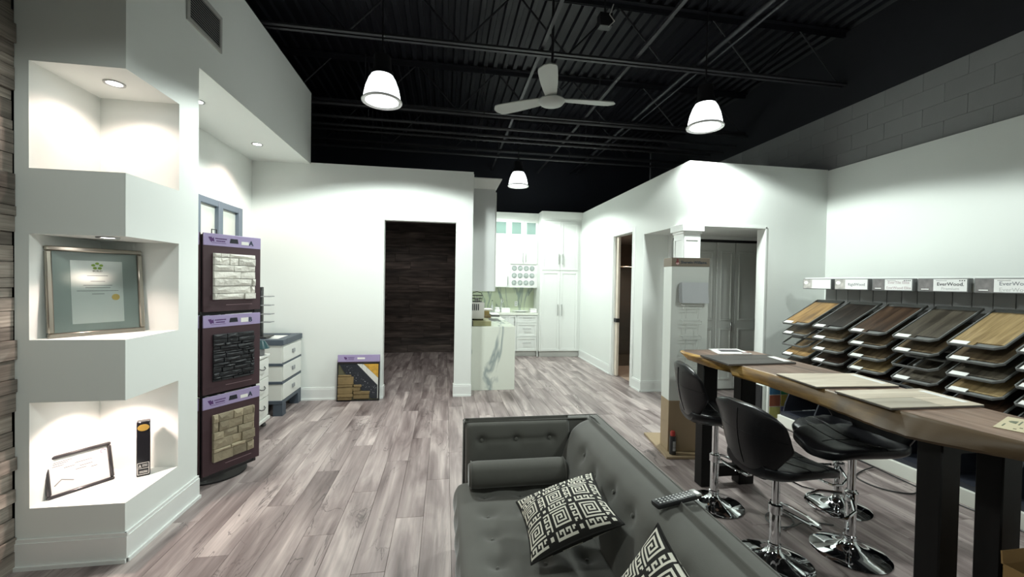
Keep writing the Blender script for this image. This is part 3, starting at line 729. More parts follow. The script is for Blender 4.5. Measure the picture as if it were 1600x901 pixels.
uc = thing('upper_cabinet', 'white upper cabinet with glass topped doors and wine rack over the back counter', 'cabinet', (1.6, 9.55, 1.55))
G().box(.765, 2.088, 9.37, 9.745, 2.09, 3.1).box(.765, 1.46, 9.37, 9.745, 1.55, 2.09).box(2.05, 2.088, 9.37, 9.745, 1.55, 2.09).box(1.46, 2.05, 9.66, 9.745, 1.55, 2.09).box(1.46, 2.05, 9.37, 9.66, 1.55, 1.565).build('body', CAB, uc)
shaker(1.06, 1.445, 1.56, 2.66, 9.37, uc, handle=(1.40, 1.70, .2, True))
shaker(1.46, 1.77, 2.10, 2.66, 9.37, uc, handle=(1.735, 2.24, .22, True)); shaker(1.77, 2.08, 2.10, 2.66, 9.37, uc, handle=(1.805, 2.24, .22, True))
for a, b in ((1.06, 1.40), (1.42, 1.745), (1.765, 2.085)):
    g = G(); f_ = .055
    for p, q, c, e in ((a, b, 2.68, 2.68+.085), (a, b, 3.06-.03, 3.06), (a, a+f_, 2.765, 3.03), (b-f_, b, 2.765, 3.03)): g.box(p, q, 9.35, 9.37, c, e, .0015)
    d = g.build('glass_door', CAB, uc)
    G().box(a+f_, b-f_, 9.36, 9.364, 2.765, 3.03).build('pane', M('green_cabinet_glass', (.20, .29, .26), .08, var=.03), d)
G().box(1.462, 2.048, 9.372, 9.382, 1.566, 2.084).build('rack_front', CAB, uc)
RING = M('grey_bottle_ring', (.30, .34, .33), .3, .3); BEND = M('bottle_end', (.42, .47, .45), .2, var=.5, scale=30)
for i in range(4):
    for j in range(3):
        x = 1.549+i*.137; z = 1.66+j*.166
        w_ = G().lathe([(.056, 0), (.047, .0), (.047, .012), (.056, .012), (.056, 0)], (0, 0, 0), 28)
        w_.bm.transform(Matrix.Translation((x, 9.372, z)) @ Matrix.Rotation(PI/2, 4, 'X')); wo = w_.build('bottle_ring', RING, uc)
        b_ = G().lathe([(.001, .006), (.02, .006), (.034, .004), (.046, .0), (.046, -.004), (.001, -.004)], n=20)
        b_.bm.transform(Matrix.Translation((x, 9.369, z)) @ Matrix.Rotation(PI/2, 4, 'X')); b_.build('bottle_base', BEND, wo)
G().box(1.46, 2.05, 9.35, 9.37, 2.085, 2.10).build('rail', CAB, uc)
G().box(.765, 2.088, 9.35, 9.745, 3.06, 3.10).prism([(9.345, 3.10), (9.29, 3.225), (9.29, 3.24), (9.745, 3.24), (9.745, 3.10)], 0, .765, 2.089).build('crown', CAB, uc)
us = thing('side_upper_cabinet', 'white upper cabinet end panel with flared crown hanging beside the back wall', 'cabinet', (.58, 7.9, 1.52))
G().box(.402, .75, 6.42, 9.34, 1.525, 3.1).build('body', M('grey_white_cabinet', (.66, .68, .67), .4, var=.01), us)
g = G(); a = (.402, .75, 6.42, 9.34); q = .085
g.hexa([(.402, 6.42, 3.1), (.75, 6.42, 3.1), (.75, 9.34, 3.1), (.402, 9.34, 3.1), (.402, 6.42-q, 3.235), (.75+q, 6.42-q, 3.235), (.75+q, 9.28, 3.235), (.402, 9.28, 3.235)]).box(.402, .75+q, 6.42-q, 9.28, 3.235, 3.25)
g.build('crown', CAB, us)
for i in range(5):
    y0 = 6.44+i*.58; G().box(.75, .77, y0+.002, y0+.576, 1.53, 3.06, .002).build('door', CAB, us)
pe = thing('counter_run', 'white kitchen counter with a marble waterfall end near the dark opening', 'counter', (.75, 8, 0))
G().box(.402, 1.04, 6.43, 9.745, .1, .935).box(.402, 1.0, 6.43, 9.745, 0, .1).build('body', CAB, pe)
G().box(.402, 1.085, 6.37, 6.42, 0, .983, .002).build('waterfall_panel', MARB, pe)
G().box(.402, 1.085, 6.42, 9.745, .937, .983, .002).build('worktop', MARB, pe)
bb = thing('base_cabinet', 'white base cabinet with three drawers under the back counter', 'cabinet', (1.6, 9.5, 0))
G().box(1.042, 2.088, 9.2, 9.745, .12, .935).build('body', CAB, bb)
G().box(1.1, 2.07, 9.25, 9.7, 0, .12).build('plinth', M('grey_plinth', (.55, .55, .52), .5), bb)
G().box(2.062, 2.088, 9.17, 9.2, 0, .935).build('end_panel', CAB, bb)
shaker(1.40, 1.585, .125, .93, 9.2, bb, handle=(1.545, .80, .2, True), fr=.04)
shaker(1.09, 1.395, .70, .93, 9.2, bb, fr=.04)
for z0, z1 in ((.125, .44), (.445, .755), (.76, .93)): shaker(1.595, 2.06, z0, z1, 9.2, bb, 'drawer', handle=(1.83, (z0+z1)/2+.03, .19, False), fr=.045)
G().box(1.087, 2.088, 9.165, 9.745, .937, .983, .002).build('worktop', M('white_quartz', (.80, .82, .74), .2, var=.02), bb)
bs = struct(G().box(.402, 2.088, 9.735, 9.75, .984, 1.55), 'trim_8', MARBLE('marble_splashback', '#cdd6bd', '#95a29c', 1.0))
ot = thing('wall_outlet', 'white wall outlet on the marble splashback', 'outlet', (1.66, 9.73, 1.16))
G().box(1.63, 1.70, 9.727, 9.735, 1.10, 1.22, .003).build('plate', TRIM, ot)
for z in (1.13, 1.175): G().box(1.65, 1.68, 9.724, 9.727, z, z+.025).build('socket', M('grey_plinth', (.55, .55, .52), .5), ot)
fa = thing('tap', 'chrome tap standing at the back of the counter', 'tap', (1.28, 9.5, .984))
G().cyl((1.28, 9.5, .984), (1.28, 9.5, 1.2), .02).tube([(1.28, 9.5, 1.2), (1.28, 9.48, 1.28), (1.28, 9.42, 1.30), (1.28, 9.36, 1.27)], .014).build('spout', CHROME, fa)
G().cyl((1.30, 9.5, 1.19), (1.34, 9.5, 1.25), .008).build('lever', CHROME, fa)
so = thing('soap_dispenser', 'grey soap bottle with a pump standing left of the tap', 'soap dispenser', (1.06, 9.45, .984))
G().lathe([(.001, 0), (.035, 0), (.035, .13), (.015, .16), (.015, .18), (.001, .18)], (1.06, 9.45, .984), 18).build('bottle', M('grey_bottle', (.4, .42, .4), .3), so)
G().cyl((1.06, 9.45, 1.16), (1.06, 9.45, 1.24), .007).box(1.05, 1.07, 9.40, 9.46, 1.235, 1.25).build('pump', CHROME, so)
tv = tag(G().lathe([(.001, 0), (.10, 0), (.20, .03), (.205, .035), (.10, .012), (.001, .01)], (1.72, 9.42, .984), 32, 1, .6).build('plate', M('white_china', (.8, .8, .8), .2)), 'oval white plate lying on the back counter under the outlet', 'plate')
for i, (x0, x1, z1, lab) in enumerate(((1.10, 1.22, 1.06, 'folded white towels on the counter in front of the soap bottle'), (1.25, 1.45, 1.08, 'white box on the back counter in front of the tap'), (1.92, 2.07, 1.07, 'white box on the back counter beside the tall pantry'))):
    g = G().box(x0, x1, 9.24, 9.38, .984, z1, .012, 2) if i == 0 else G().box(x0, x1, 9.26, 9.40, .984, z1, .004)
    if i == 0: g.box(x0+.01, x1-.01, 9.25, 9.37, z1, z1+.04, .012, 2)
    o = tag(g.build('folded_towels' if i == 0 else 'white_box', PAPER), lab, 'towels' if i == 0 else 'box')
    if i: G().box(x0, x1, 9.258, 9.402, z1-.02, z1+.002, .003).build('lid', PAPER, o)
to = thing('toaster_oven', 'white toaster oven with dark slots on the counter end', 'toaster oven', (.52, 6.75, 1.075))
G().box(.415, .615, 6.56, 6.95, 1.085, 1.345, .008, 2).build('body', M('grey_appliance', (.62, .60, .56), .4), to)
g = G()
for i in range(4): g.box(.425+i*.03, .44+i*.03, 6.556, 6.56, 1.22, 1.32)
g.build('vent_slots', BLACK, to)
for x in (.44, .59):
    for y in (6.6, 6.9): G().cyl((x, y, 1.065), (x, y, 1.085), .012).build('foot', BLK, to)
wb = thing('wire_basket', 'dark wire basket with a handle on top of the toaster oven', 'basket', (.51, 6.75, 1.346))
g = G()
for z, s in ((1.352, .8), (1.40, .92), (1.45, 1)): g.tube([(.51+.085*s*sx, 6.75+.12*s*sy, z) for sx, sy in ((-1, -1), (1, -1), (1, 1), (-1, 1))], .004, 5, closed=True)
for k in range(5):
    x = .51-.085+.0425*k
    for sy in (-1, 1): g.tube([(.51+(x-.51)*.8, 6.75+.096*sy, 1.352), (x, 6.75+.12*sy, 1.45)], .003, 5)
    g.tube([(.51+(x-.51)*.8, 6.75-.096, 1.352), (.51+(x-.51)*.8, 6.75+.096, 1.352)], .003, 5)
g.build('wires', BLK, wb)
G().tube([(.425, 6.75, 1.45), (.44, 6.75, 1.49), (.51, 6.75, 1.51), (.58, 6.75, 1.49), (.595, 6.75, 1.45)], .005, 6).build('handle', BLK, wb)
G().box(.48, .54, 6.70, 6.78, 1.356, 1.41, .006).build('contents', PAPER, wb)
tr2 = thing('tray_box', 'flat olive box with a black end lying under the toaster oven', 'box', (.56, 6.6, .984))
G().box(.43, .715, 6.44, 6.98, .984, 1.06, .004).build('box', M('olive_box', '#8d8a66', .6), tr2)
G().box(.408, .43, 6.44, 6.98, .984, 1.06, .003).build('end_cap', BLK, tr2)
si = struct(G().box(.62, .98, 7.25, 7.75, .983, .986, .001), 'trim_9', M('dark_sink', (.05, .05, .055), .3))
for i, (z0, z1, c, x1, lab) in enumerate(((.987, 1.04, '#6b5a3a', .86, 'brown box at the bottom of the pile behind the toaster oven'), (1.041, 1.12, '#8f7a48', .83, 'tan box in the middle of the pile behind the toaster oven'), (1.121, 1.15, '#d8d6cc', .90, 'white tray topping the pile behind the toaster oven'))):
    o = tag(G().box(.66, x1, 7.82+.02*i, 8.2, z0, z1, .004).build(('brown_box', 'tan_box', 'white_tray')[i], M('pile_%d' % i, c, .6)), lab, 'tray' if i == 2 else 'box')
bk = thing('note_pad', 'dark edged pad lying on the counter near the sink', 'pad', (1.0, 8.3, .984))
G().box(.90, 1.07, 8.15, 8.55, .984, 1.02, .003).build('cover', M('dark_cover', (.08, .08, .08), .5), bk)
G().box(.905, 1.065, 8.155, 8.545, 1.02, 1.032, .002).build('pages', PAPER, bk)
# ================================================================== RIGHT SIDE
# ---- paint brochure stand
TANB = M('tan_laminate', '#a08c70', .5, var=.06)
PS = thing('brochure_stand', 'tall white brochure stand with a tan base and tan sign strip beside the bar table', 'display stand')
PS.matrix_basis = Matrix.Translation((2.20, 3.80, 0)) @ Matrix.Rotation(math.radians(-8), 4, 'Z')
G().box(-.06, .40, -.13, .52, 0, .025, .003).build('base', TANB, PS, local=True)
G().box(0, .37, 0, .20, .025, .53, .003).build('plinth', TANB, PS, local=True)
G().box(0, .37, 0, .20, .53, 1.86, .003).build('panel', M('white_laminate', (.72, .75, .71), .4, var=.01), PS, local=True)
G().box(-.004, .374, -.006, .20, 1.86, 1.945, .002).build('sign_strip', M('taupe_sign', '#7f7466', .6), PS, local=True)
o = words('Sherwin-Williams.', .038, M('navy_ink', (.02, .04, .07), .6), PS, (0, 0, 0), (1, 0, 0), (0, 0, 1), bold=.0006)
o.matrix_basis = Matrix(((.95, 0, 0, .085), (0, 0, -1, -.0068), (0, 1, 0, 1.888), (0, 0, 0, 1)))
RED = M('logo_red', '#7d2a35', .6)
G().prism([(.053+.019*math.cos(q*PI/10), 1.893+.019*math.sin(q*PI/10)) for q in range(20)], 1, -.0075, -.006).prism([(.045, 1.925), (.05, 1.935), (.062, 1.93), (.06, 1.905), (.047, 1.905)], 1, -.0078, -.006).build('logo', RED, PS, local=True)
G().prism([(.036, 1.885), (.042, 1.898), (.053, 1.893), (.064, 1.9), (.07, 1.885), (.06, 1.876), (.045, 1.876)], 1, -.0084, -.0074).build('logo_globe', M('logo_pink', '#d8b3b0', .6), PS, local=True)
WIRE = M('white_wire', (.55, .57, .54), .4, .2)
for i, z in enumerate((1.48, 1.33, 1.18, 1.03, .88, .73)):
    G().tube([(.10, -.004, z), (.10, -.06, z), (.28, -.06, z), (.28, -.004, z)], .003, 5).tube([(.10, -.06, z), (.10, -.06, z-.03), (.28, -.06, z-.03), (.28, -.06, z)], .003, 5).tube([(.13, -.06, z-.03), (.13, -.045, z-.13)], .003, 5).tube([(.25, -.06, z-.03), (.25, -.045, z-.13)], .003, 5).build('wire_pocket', WIRE, PS, local=True)
bro = thing('brochure', 'pale grey brochure leaning in the top wire pocket of the stand', 'brochure')
bro.matrix_basis = PS.matrix_basis @ Matrix.Translation((.22, -.052, 1.50)) @ Matrix.Rotation(math.radians(-8), 4, 'X')
G().box(-.13, .13, -.006, 0, 0, .205).build('cover', M('pale_grey_card', (.55, .57, .59), .5), bro, local=True)
G().prism([(-.13, .0), (-.155, .01), (-.16, .15), (-.145, .2), (-.13, .205)], 1, -.004, .004).build('fold', M('grey_card', (.35, .36, .37), .5), bro, local=True)
can = thing('spray_can', 'black spray can with a red cap on the base of the brochure stand', 'spray can', (2.215, 3.735, .026))
G().lathe([(.001, 0), (.03, 0), (.032, .006), (.032, .16), (.027, .178), (.001, .18)], (2.215, 3.735, .026), 24).build('body', M('black_can', (.02, .02, .022), .3), can)
G().lathe([(.022, .178), (.024, .18), (.024, .21), (.017, .225), (.001, .226)], (2.215, 3.735, .026), 20).build('cap', M('red_cap', '#a3352e', .4), can)
g = G()
for z, s in ((.04, .03), (.075, .012), (.09, .012), (.105, .012), (.12, .012)): g.prism([(2.215+.0325*math.sin(a), 3.735-.0325*math.cos(a)) for a in (-.5, -.2, .1, .4)] + [(2.215+.0330*math.sin(a), 3.735-.0330*math.cos(a)) for a in (.4, .1, -.2, -.5)], 2, .026+z, .026+z+s)
g.build('printed_text', M('can_print', (.5, .5, .5), .5), can)

# ---- live edge bar table
LIVE = WOOD('walnut_slab', '#5a463b', '#846a5b', '#a08676', 1, 1.2, .38, .02, streak=.5)
SAP = WOOD('golden_live_edge', '#6e5128', '#a98042', '#d4ab5c', 1, 1.6, .45, .02, streak=.6)
def edge_mix(m):
    nt = m.node_tree; N = nt.nodes; L = nt.links; b = N['Principled BSDF']; src = b.inputs['Base Color'].links[0].from_socket
    tc = N.new('ShaderNodeTexCoord'); sx = N.new('ShaderNodeSeparateXYZ'); L.new(tc.outputs['Object'], sx.inputs[0])
    no = N.new('ShaderNodeTexNoise'); no.inputs['Scale'].default_value = 5; L.new(tc.outputs['Object'], no.inputs['Vector'])
    ad = N.new('ShaderNodeMath'); ad.operation = 'MULTIPLY_ADD'; ad.inputs[1].default_value = 1.3; L.new(no.outputs[0], ad.inputs[0]); L.new(sx.outputs['Y'], ad.inputs[2])
    mr = N.new('ShaderNodeMapRange'); mr.inputs[1].default_value = .1; mr.inputs[2].default_value = 1.4; L.new(ad.outputs[0], mr.inputs[0])
    mx = N.new('ShaderNodeMix'); mx.data_type = 'RGBA'; L.new(mr.outputs[0], mx.inputs[0]); mx.inputs[6].default_value = (*hexc('#54432f'), 1); L.new(src, mx.inputs[7]); L.new(mx.outputs[2], b.inputs['Base Color'])
edge_mix(SAP)
tb = thing('bar_table', 'long live-edge walnut bar table on chunky black legs', 'table', (2.4, 2.2, 0))
# rows: y, left top x, left bottom x, right x, top z, bottom z
ST = [(3.44, 2.13, 2.16, 2.42, 1.095, 1.05), (3.40, 2.06, 2.11, 2.60, 1.098, 1.042), (3.30, 2.035, 2.07, 2.71, 1.1, 1.035), (3.10, 2.055, 2.07, 2.715, 1.1, 1.03), (2.93, 2.10, 2.09, 2.705, 1.1, 1.025),
      (2.84, 2.135, 2.14, 2.70, 1.1, 1.02), (2.75, 2.115, 2.09, 2.695, 1.1, 1.015), (2.5, 2.125, 2.115, 2.68, 1.1, 1.015), (2.2, 2.13, 2.12, 2.66, 1.1, 1.01), (1.9, 2.125, 2.09, 2.635, 1.1, 1.005), (1.7, 2.12, 2.06, 2.625, 1.1, 1.005),
      (1.55, 2.125, 2.06, 2.615, 1.1, 1.005), (1.42, 2.14, 2.10, 2.61, 1.1, 1.015), (1.25, 2.18, 2.17, 2.60, 1.1, 1.03), (1.05, 2.28, 2.29, 2.58, 1.1, 1.03), (.98, 2.38, 2.39, 2.50, 1.1, 1.03)]
def lerp_rows(y):
    for a, b in zip(ST, ST[1:]):
        if b[0] <= y <= a[0]:
            t = (a[0]-y)/(a[0]-b[0]); return [p+(q-p)*t for p, q in zip(a, b)]
    return ST[0] if y > ST[0][0] else ST[-1]
NS = 90; rows = []
r = random.Random(3)
for i in range(NS):
    y = ST[0][0]+(ST[-1][0]-ST[0][0])*i/(NS-1); q = list(lerp_rows(y)); w = r.uniform(-.004, .004)
    q[1] += w*.5; q[2] += w; rows.append(q)
g = G()
def strip(fa, fb, n=2):
    vs = []; fs = []
    for i, q in enumerate(rows):
        a, b = Vector(fa(q)), Vector(fb(q))
        for k in range(n+1): vs.append(a.lerp(b, k/n))
    for i in range(NS-1):
        for k in range(n): fs.append((i*(n+1)+k, i*(n+1)+k+1, (i+1)*(n+1)+k+1, (i+1)*(n+1)+k))
    g._new(vs, fs, True)
eps = .022
strip(lambda q: (q[1]+eps, q[0], q[4]), lambda q: (q[3], q[0], q[4]), 4)
strip(lambda q: (q[3], q[0], q[4]), lambda q: (q[3]-.02, q[0], q[5]), 1)
strip(lambda q: (q[3]-.02, q[0], q[5]), lambda q: (q[2]+.01, q[0], q[5]), 4)
for q in (rows[0], rows[-1]): g._new([(q[1]+eps, q[0], q[4]), (q[3], q[0], q[4]), (q[3]-.02, q[0], q[5]), (q[2]+.01, q[0], q[5])], [(0, 1, 2, 3)])
g.build('slab', LIVE, tb)
g = G(); vs = []; fs = []
for q in rows:
    vs += [(q[1]+eps, q[0], q[4]+.0006), (q[1]+.008, q[0], q[4]-.002), (q[1], q[0], q[4]-.012), ((q[1]+q[2])/2-.008, q[0], (q[4]+q[5])/2), (q[2], q[0], q[5]+.012), (q[2]+.01, q[0], q[5]-.0006)]
for i in range(NS-1):
    for k in range(5): fs.append((i*6+k, i*6+k+1, i*6+k+7, i*6+k+6))
g._new(vs, fs, True)
g._new([vs[k] for k in range(6)], [(0, 1, 2, 3, 4, 5)])
g.build('live_edge', SAP, tb)
EBON = M('ebonised_leg', (.007, .0062, .006), .42, var=.4, stretch=(6, 6, .8), scale=4, spec=.2)
for y0, y1, zt, L_ in ((3.13, 3.23, 1.032, ((2.12, 2.25), (2.47, 2.61))), (1.47, 1.57, 1.008, ((2.135, 2.24), (2.47, 2.583)))):
    for a, b in L_: G().box(a, b, y0, y1, 0, zt, .006).build('leg', EBON, tb)
    G().box(L_[0][1], L_[1][0], y0+.02, y1-.02, .07, .16, .004).build('stretcher', EBON, tb)
    G().box(L_[0][0]+.01, L_[1][1]-.01, y0+.01, y1-.01, zt-.05, zt+.001).build('top_rail', EBON, tb)
# ---- boards lying on the table
BEI = WOOD('pale_beige_plank', '#c2b4a2', '#d8cbb8', '#e6dccb', 0, 1.0, .5, .03, streak=.3)
BEI2 = WOOD('grey_beige_plank', '#9d9485', '#b0a798', '#bfb7aa', 0, 1.0, .5, .03, streak=.3)
DKB = WOOD('dark_grey_plank', '#2a2522', '#403934', '#544b44', 0, 1.0, .45, .03, streak=.5)
def board(label, corners, z, mats, tagat=None, name='flooring_sample', split=None):
    """four corners (back-left, back-right, front-right, front-left)"""
    c = [Vector((*p, 0)) for p in corners]; m = sum(c, Vector())/4
    t = thing(name, label, 'sample board', (m.x, m.y, z)); th = .011
    def q(u, v): return c[3].lerp(c[2], u).lerp(c[0].lerp(c[1], u), v)
    def slabq(u0, u1, v0, v1, z0, z1, nm, mat):
        g = G(); p = [q(u0, v0), q(u1, v0), q(u1, v1), q(u0, v1)]
        g.hexa([(a.x, a.y, z0) for a in p]+[(a.x, a.y, z1) for a in p]); return g.build(nm, mat, t)
    slabq(0, 1, 0, 1, z, z+th*.7, 'backing', M('dark_backing', (.10, .085, .075), .6))
    for (u0, u1, v0, v1, mt) in mats: slabq(u0, u1, v0, v1, z+th*.7, z+th, 'plank', mt)
    if tagat: slabq(*tagat, z+th, z+th+.001, 'label_strip', PAPER)
    return t
board('dark grey flooring sample lying on the far part of the bar table', ((2.05, 3.08), (2.66, 3.06), (2.60, 2.725), (2.025, 2.70)), 1.1012, [(0, 1, .005, .495, DKB), (0, 1, .505, .995, DKB)], (.88, .985, .15, .75))
board('beige flooring sample in the middle of the bar table', ((2.14, 2.395), (2.685, 2.36), (2.625, 2.03), (2.10, 2.055)), 1.1012, [(0, 1, .005, .495, BEI), (0, 1, .505, .995, BEI)], (.88, .95, .15, .85))
board('beige and grey flooring sample nearest on the bar table', ((2.125, 1.97), (2.68, 1.965), (2.64, 1.65), (2.10, 1.655)), 1.1012, [(0, .56, .005, .495, BEI2), (.565, 1, .005, .495, BEI), (0, 1, .505, .995, BEI)], (.88, .95, .15, .85))
mg = thing('magazine', 'white folder with a dark photo strip at the far end of the bar table', 'magazine', (2.42, 3.28, 1.101))
z = 1.1012
def pq(pts, z0, z1, nm, mat, par): g = G(); g.hexa([(*p, z0) for p in pts]+[(*p, z1) for p in pts]); return g.build(nm, mat, par)
pq(((2.27, 3.16), (2.57, 3.14), (2.62, 3.39), (2.35, 3.41)), z, z+.006, 'pages', PAPER, mg)
pq(((2.36, 3.25), (2.55, 3.22), (2.575, 3.34), (2.40, 3.36)), z+.006, z+.0068, 'photo', M('dark_photo', (.08, .07, .08), .4, var=.8, scale=30), mg)
pq(((2.50, 3.165), (2.565, 3.16), (2.58, 3.20), (2.515, 3.205)), z+.006, z+.0068, 'red_print', M('red_print', '#6e3230', .5), mg)
cd_ = thing('printed_card', 'cream printed card with a grey emblem at the near end of the bar table', 'card', (2.42, 1.4, 1.101))
CP = ((2.295, 1.405), (2.345, 1.29), (2.60, 1.40), (2.55, 1.51))
pq(CP, z, z+.0015, 'card', M('cream_card', '#cfc3a4', .6, var=.06, scale=40), cd_)
def cq(u, v):
    a = Vector((*CP[0], 0)); b = Vector((*CP[1], 0)); d = Vector((*CP[3], 0)); return a+(b-a)*v+(d-a)*u
def cpoly(uv, nm, mat):
    g = G(); n = len(uv); p = [cq(*q) for q in uv]
    g._new([(a.x, a.y, z+.0015) for a in p]+[(a.x, a.y, z+.0022) for a in p], [tuple(range(n, 2*n))]+[(i, (i+1) % n, n+(i+1) % n, n+i) for i in range(n)]); g.build(nm, mat, cd_)
cpoly([(.52, .34), (.56, .2), (.63, .14), (.70, .2), (.74, .34)], 'emblem', M('grey_green_print', '#59665f', .6))
for v, a, b in ((.40, .47, .78), (.12, .2, .4)): cpoly([(a, v), (b, v), (b, v+.035), (a, v+.035)], 'printed_text', M('grey_green_print', '#59665f', .6))
for u, v, s in ((.08, .82, .05), (.17, .8, .03), (.24, .82, .04), (.32, .84, .05), (.45, .6, .03), (.45, .75, .03), (.45, .86, .03), (.12, .4, .04), (.25, .5, .05)): cpoly([(u, v), (u+s, v), (u+s, v+.07), (u, v+.07)], 'icon', M('taupe_print', '#6f6650', .6))

# ---- bar stools
def make_stool(label, hs):
    """faces local +x; hs = seat height"""
    t = thing('bar_stool', label, 'stool', (0, 0, 0), group='black bar stools around the table')
    G().lathe([(.001, .0), (.205, .0), (.21, .006), (.195, .014), (.13, .026), (.07, .045), (.04, .07), (.033, .09), (.001, .09)], n=48).build('base', CHROME, t, local=True)
    G().lathe([(.033, .085), (.036, .09), (.036, .11), (.030, .115), (.030, hs*.55), (.028, hs*.55+.005), (.001, hs*.55+.006)], n=24).build('sleeve', CHROME, t, local=True)
    G().cyl((0, 0, hs*.5), (0, 0, hs-.07), .022, n=20).build('post', CHROME, t, local=True)
    zf = hs*.42
    G().tube([(.028, -.03, zf+.06), (.10, -.13, zf+.03), (.17, -.145, zf), (.215, -.11, zf-.01), (.225, 0, zf-.01), (.215, .11, zf-.01), (.17, .145, zf), (.10, .13, zf+.03), (.028, .03, zf+.06)], .010, 8).lathe([(.031, zf+.03), (.038, zf+.035), (.038, zf+.085), (.031, zf+.09)], n=20).build('footrest', CHROME, t, local=True)
    G().box(-.09, .09, -.09, .09, hs-.085, hs-.07, .004).build('seat_plate', BLK, t, local=True)
    G().tube([(.0, -.05, hs-.09), (.02, -.16, hs-.095), (.05, -.21, hs-.09)], .006, 6).build('lever', CHROME, t, local=True)
    # seat pad: closed lofted cushion
    def loft(fn, nu, nv, nm):
        g = G(); g.grid(fn, nu, nv, True)
        bmesh.ops.holes_fill(g.bm, edges=[e for e in g.bm.edges if len(e.link_faces) == 1])
        return g.build(nm, LEATH, t, local=True)
    def seat(u, v):
        # v runs back to front, u runs round the section
        x = -.225+v*.51; w = .235*(1-.25*max(0, (v-.55)/.45)**2)*(1-.35*max(0, (.25-v)/.25)**2)
        if v > .93: w *= math.sqrt(max(.05, 1-((v-.93)/.07)**2*.9))
        a = 2*PI*u; c, s_ = math.cos(a), math.sin(a)
        y = w*(abs(c)**.7)*(1 if c > 0 else -1); th = .042*(1-.5*max(0, (v-.85)/.15)**2)
        zc = hs-.045+.03*(max(0, .3-v)/.3)**2-.025*max(0, (v-.7)/.3)**2+.045*(abs(y)/.225)**2
        quilt = .004*(abs(math.sin(v*PI*3.5)))*(1 if s_ > 0 else 0)
        return (x, y, zc+th*(abs(s_)**.7)*(1 if s_ > 0 else -1)+quilt)
    st_ = loft(seat, 40, 26, 'seat')
    for v in (.45, .68): G().tube([tuple(Vector(seat(.02+.46*u/16, v))) for u in range(17)], .003, 5).build('seam', LEATH, st_, local=True)
    G().tube([tuple(Vector(seat(.25, .35+.5*u/12))) for u in range(13)], .003, 5).build('seam', LEATH, st_, local=True)
    def back(u, v):
        # v runs bottom to top
        zz = hs-.06+v*.42; prof = .42+.58*(v/.5)**.9 if v < .5 else 1.0
        w = .27*prof*(1 if v < .82 else math.sqrt(max(.2, 1-((v-.82)/.2)**2)))
        a = 2*PI*u; c, s_ = math.cos(a), math.sin(a)
        y = w*(abs(c)**.75)*(1 if c > 0 else -1); th = .026
        xc = -.185-.075*v-.03*math.sin(v*PI)+.60*(y*y)*(.35+.65*math.sin(min(1, v*1.1)*PI))*2.2
        seam = -.006*math.exp(-((v-.62)/.02)**2)-.005*math.exp(-((y)/.012)**2) if s_ > 0 else 0
        return (xc+(th*(abs(s_)**.7)+seam)*(1 if s_ > 0 else -1), y, zz)
    bk_ = loft(back, 44, 26, 'backrest')
    # stitched seams: up the back and across the seat
    G().tube([tuple(Vector(back(.75, v/14))-Vector((.0005, 0, 0))) for v in range(2, 14)], .003, 5).build('seam', LEATH, bk_, local=True)
    G().tube([tuple(Vector(back(.5+.5*u/16, .62))) for u in range(1, 16)], .003, 5).build('seam', LEATH, bk_, local=True)
    G().tube([tuple(Vector(back(.5*u/16, .62))) for u in range(1, 16)], .003, 5).build('seam', LEATH, bk_, local=True)
    return t
for lab, hs, loc, rot in (('black leather bar stool standing farthest back, beside the brochure stand', .715, (2.06, 2.88), -14),
                          ('low black leather bar stool on the near side of the bar table behind the sofa', .625, (2.015, 2.235), 3),
                          ('black leather bar stool pushed under the bar table, its seat right behind the table edge', .72, (2.56, 2.24), 176),
                          ('black leather bar stool on the far side of the table, closest to the flooring display', .60, (3.0, 2.73), 188)):
    s_ = make_stool(lab, hs); s_.location = (*loc, 0); s_.rotation_euler.z = math.radians(rot)

# ---- flooring display with sloping trays
TRAYM = M('grey_tray', (.17, .175, .17), .45, var=.1)
DK = M('dark_display_steel', (.025, .028, .04), .5, var=.1)
SL = M('slate_panel', (.30, .305, .305), .6, var=.1, rand=.12)
ds = thing('flooring_display', 'long dark display rack with a grey slatted back along the right wall', 'display rack', (4.4, 3.2, 0))
YA, YB = 4.47, 1.97
G().box(4.02, 4.68, YB, YA, .0, .12, .004).build('base', M('white_display_base', (.78, .78, .72), .5, var=.02), ds)
G().box(4.05, 4.66, YB+.02, YA-.02, .12, .16).build('bottom_shelf', DK, ds)
G().box(4.655, 4.68, YB, YA, .16, 1.78, .003).build('back_panel', DK, ds)
for i in range(18):
    y = YA-.01-i*.145
    G().box(4.64, 4.655, max(y-.14, YB), y, .9, 1.70, .002).build('slat', SL, ds)
G().box(4.353, 4.375, YB, YA, 1.66, 1.79, .002).box(4.375, 4.655, YB, YA, 1.70, 1.715).build('header_board', M('white_header', (.78, .80, .78), .5), ds)
for i in range(7):
    y = YA-.005-i*.415
    G().prism([(4.64, .16), (4.1, .16), (4.12, .25), (4.64, 1.45)], 1, y-.008, y+.008).build('divider', DK, ds)
BAYS = [4.42-.415*i for i in range(6)]
COLW = {'honey': WOOD('honey_oak', '#6e5437', '#957549', '#b09062', 0, 1.6, .4, .06), 'char': WOOD('charcoal_oak', '#14110f', '#27221f', '#37302b', 0, 1.6, .4, .1),
        'brown': WOOD('dark_walnut', '#241a13', '#3d2d22', '#523f31', 0, 1.6, .4, .1), 'grey': WOOD('grey_brown_oak', '#36312a', '#4e483f', '#625b50', 0, 1.6, .4, .1),
        'tan': WOOD('natural_oak', '#85704e', '#a18a63', '#b59f79', 0, 1.6, .4, .05), 'mid': WOOD('mid_brown_oak', '#463a2b', '#625340', '#776751', 0, 1.6, .4, .1)}
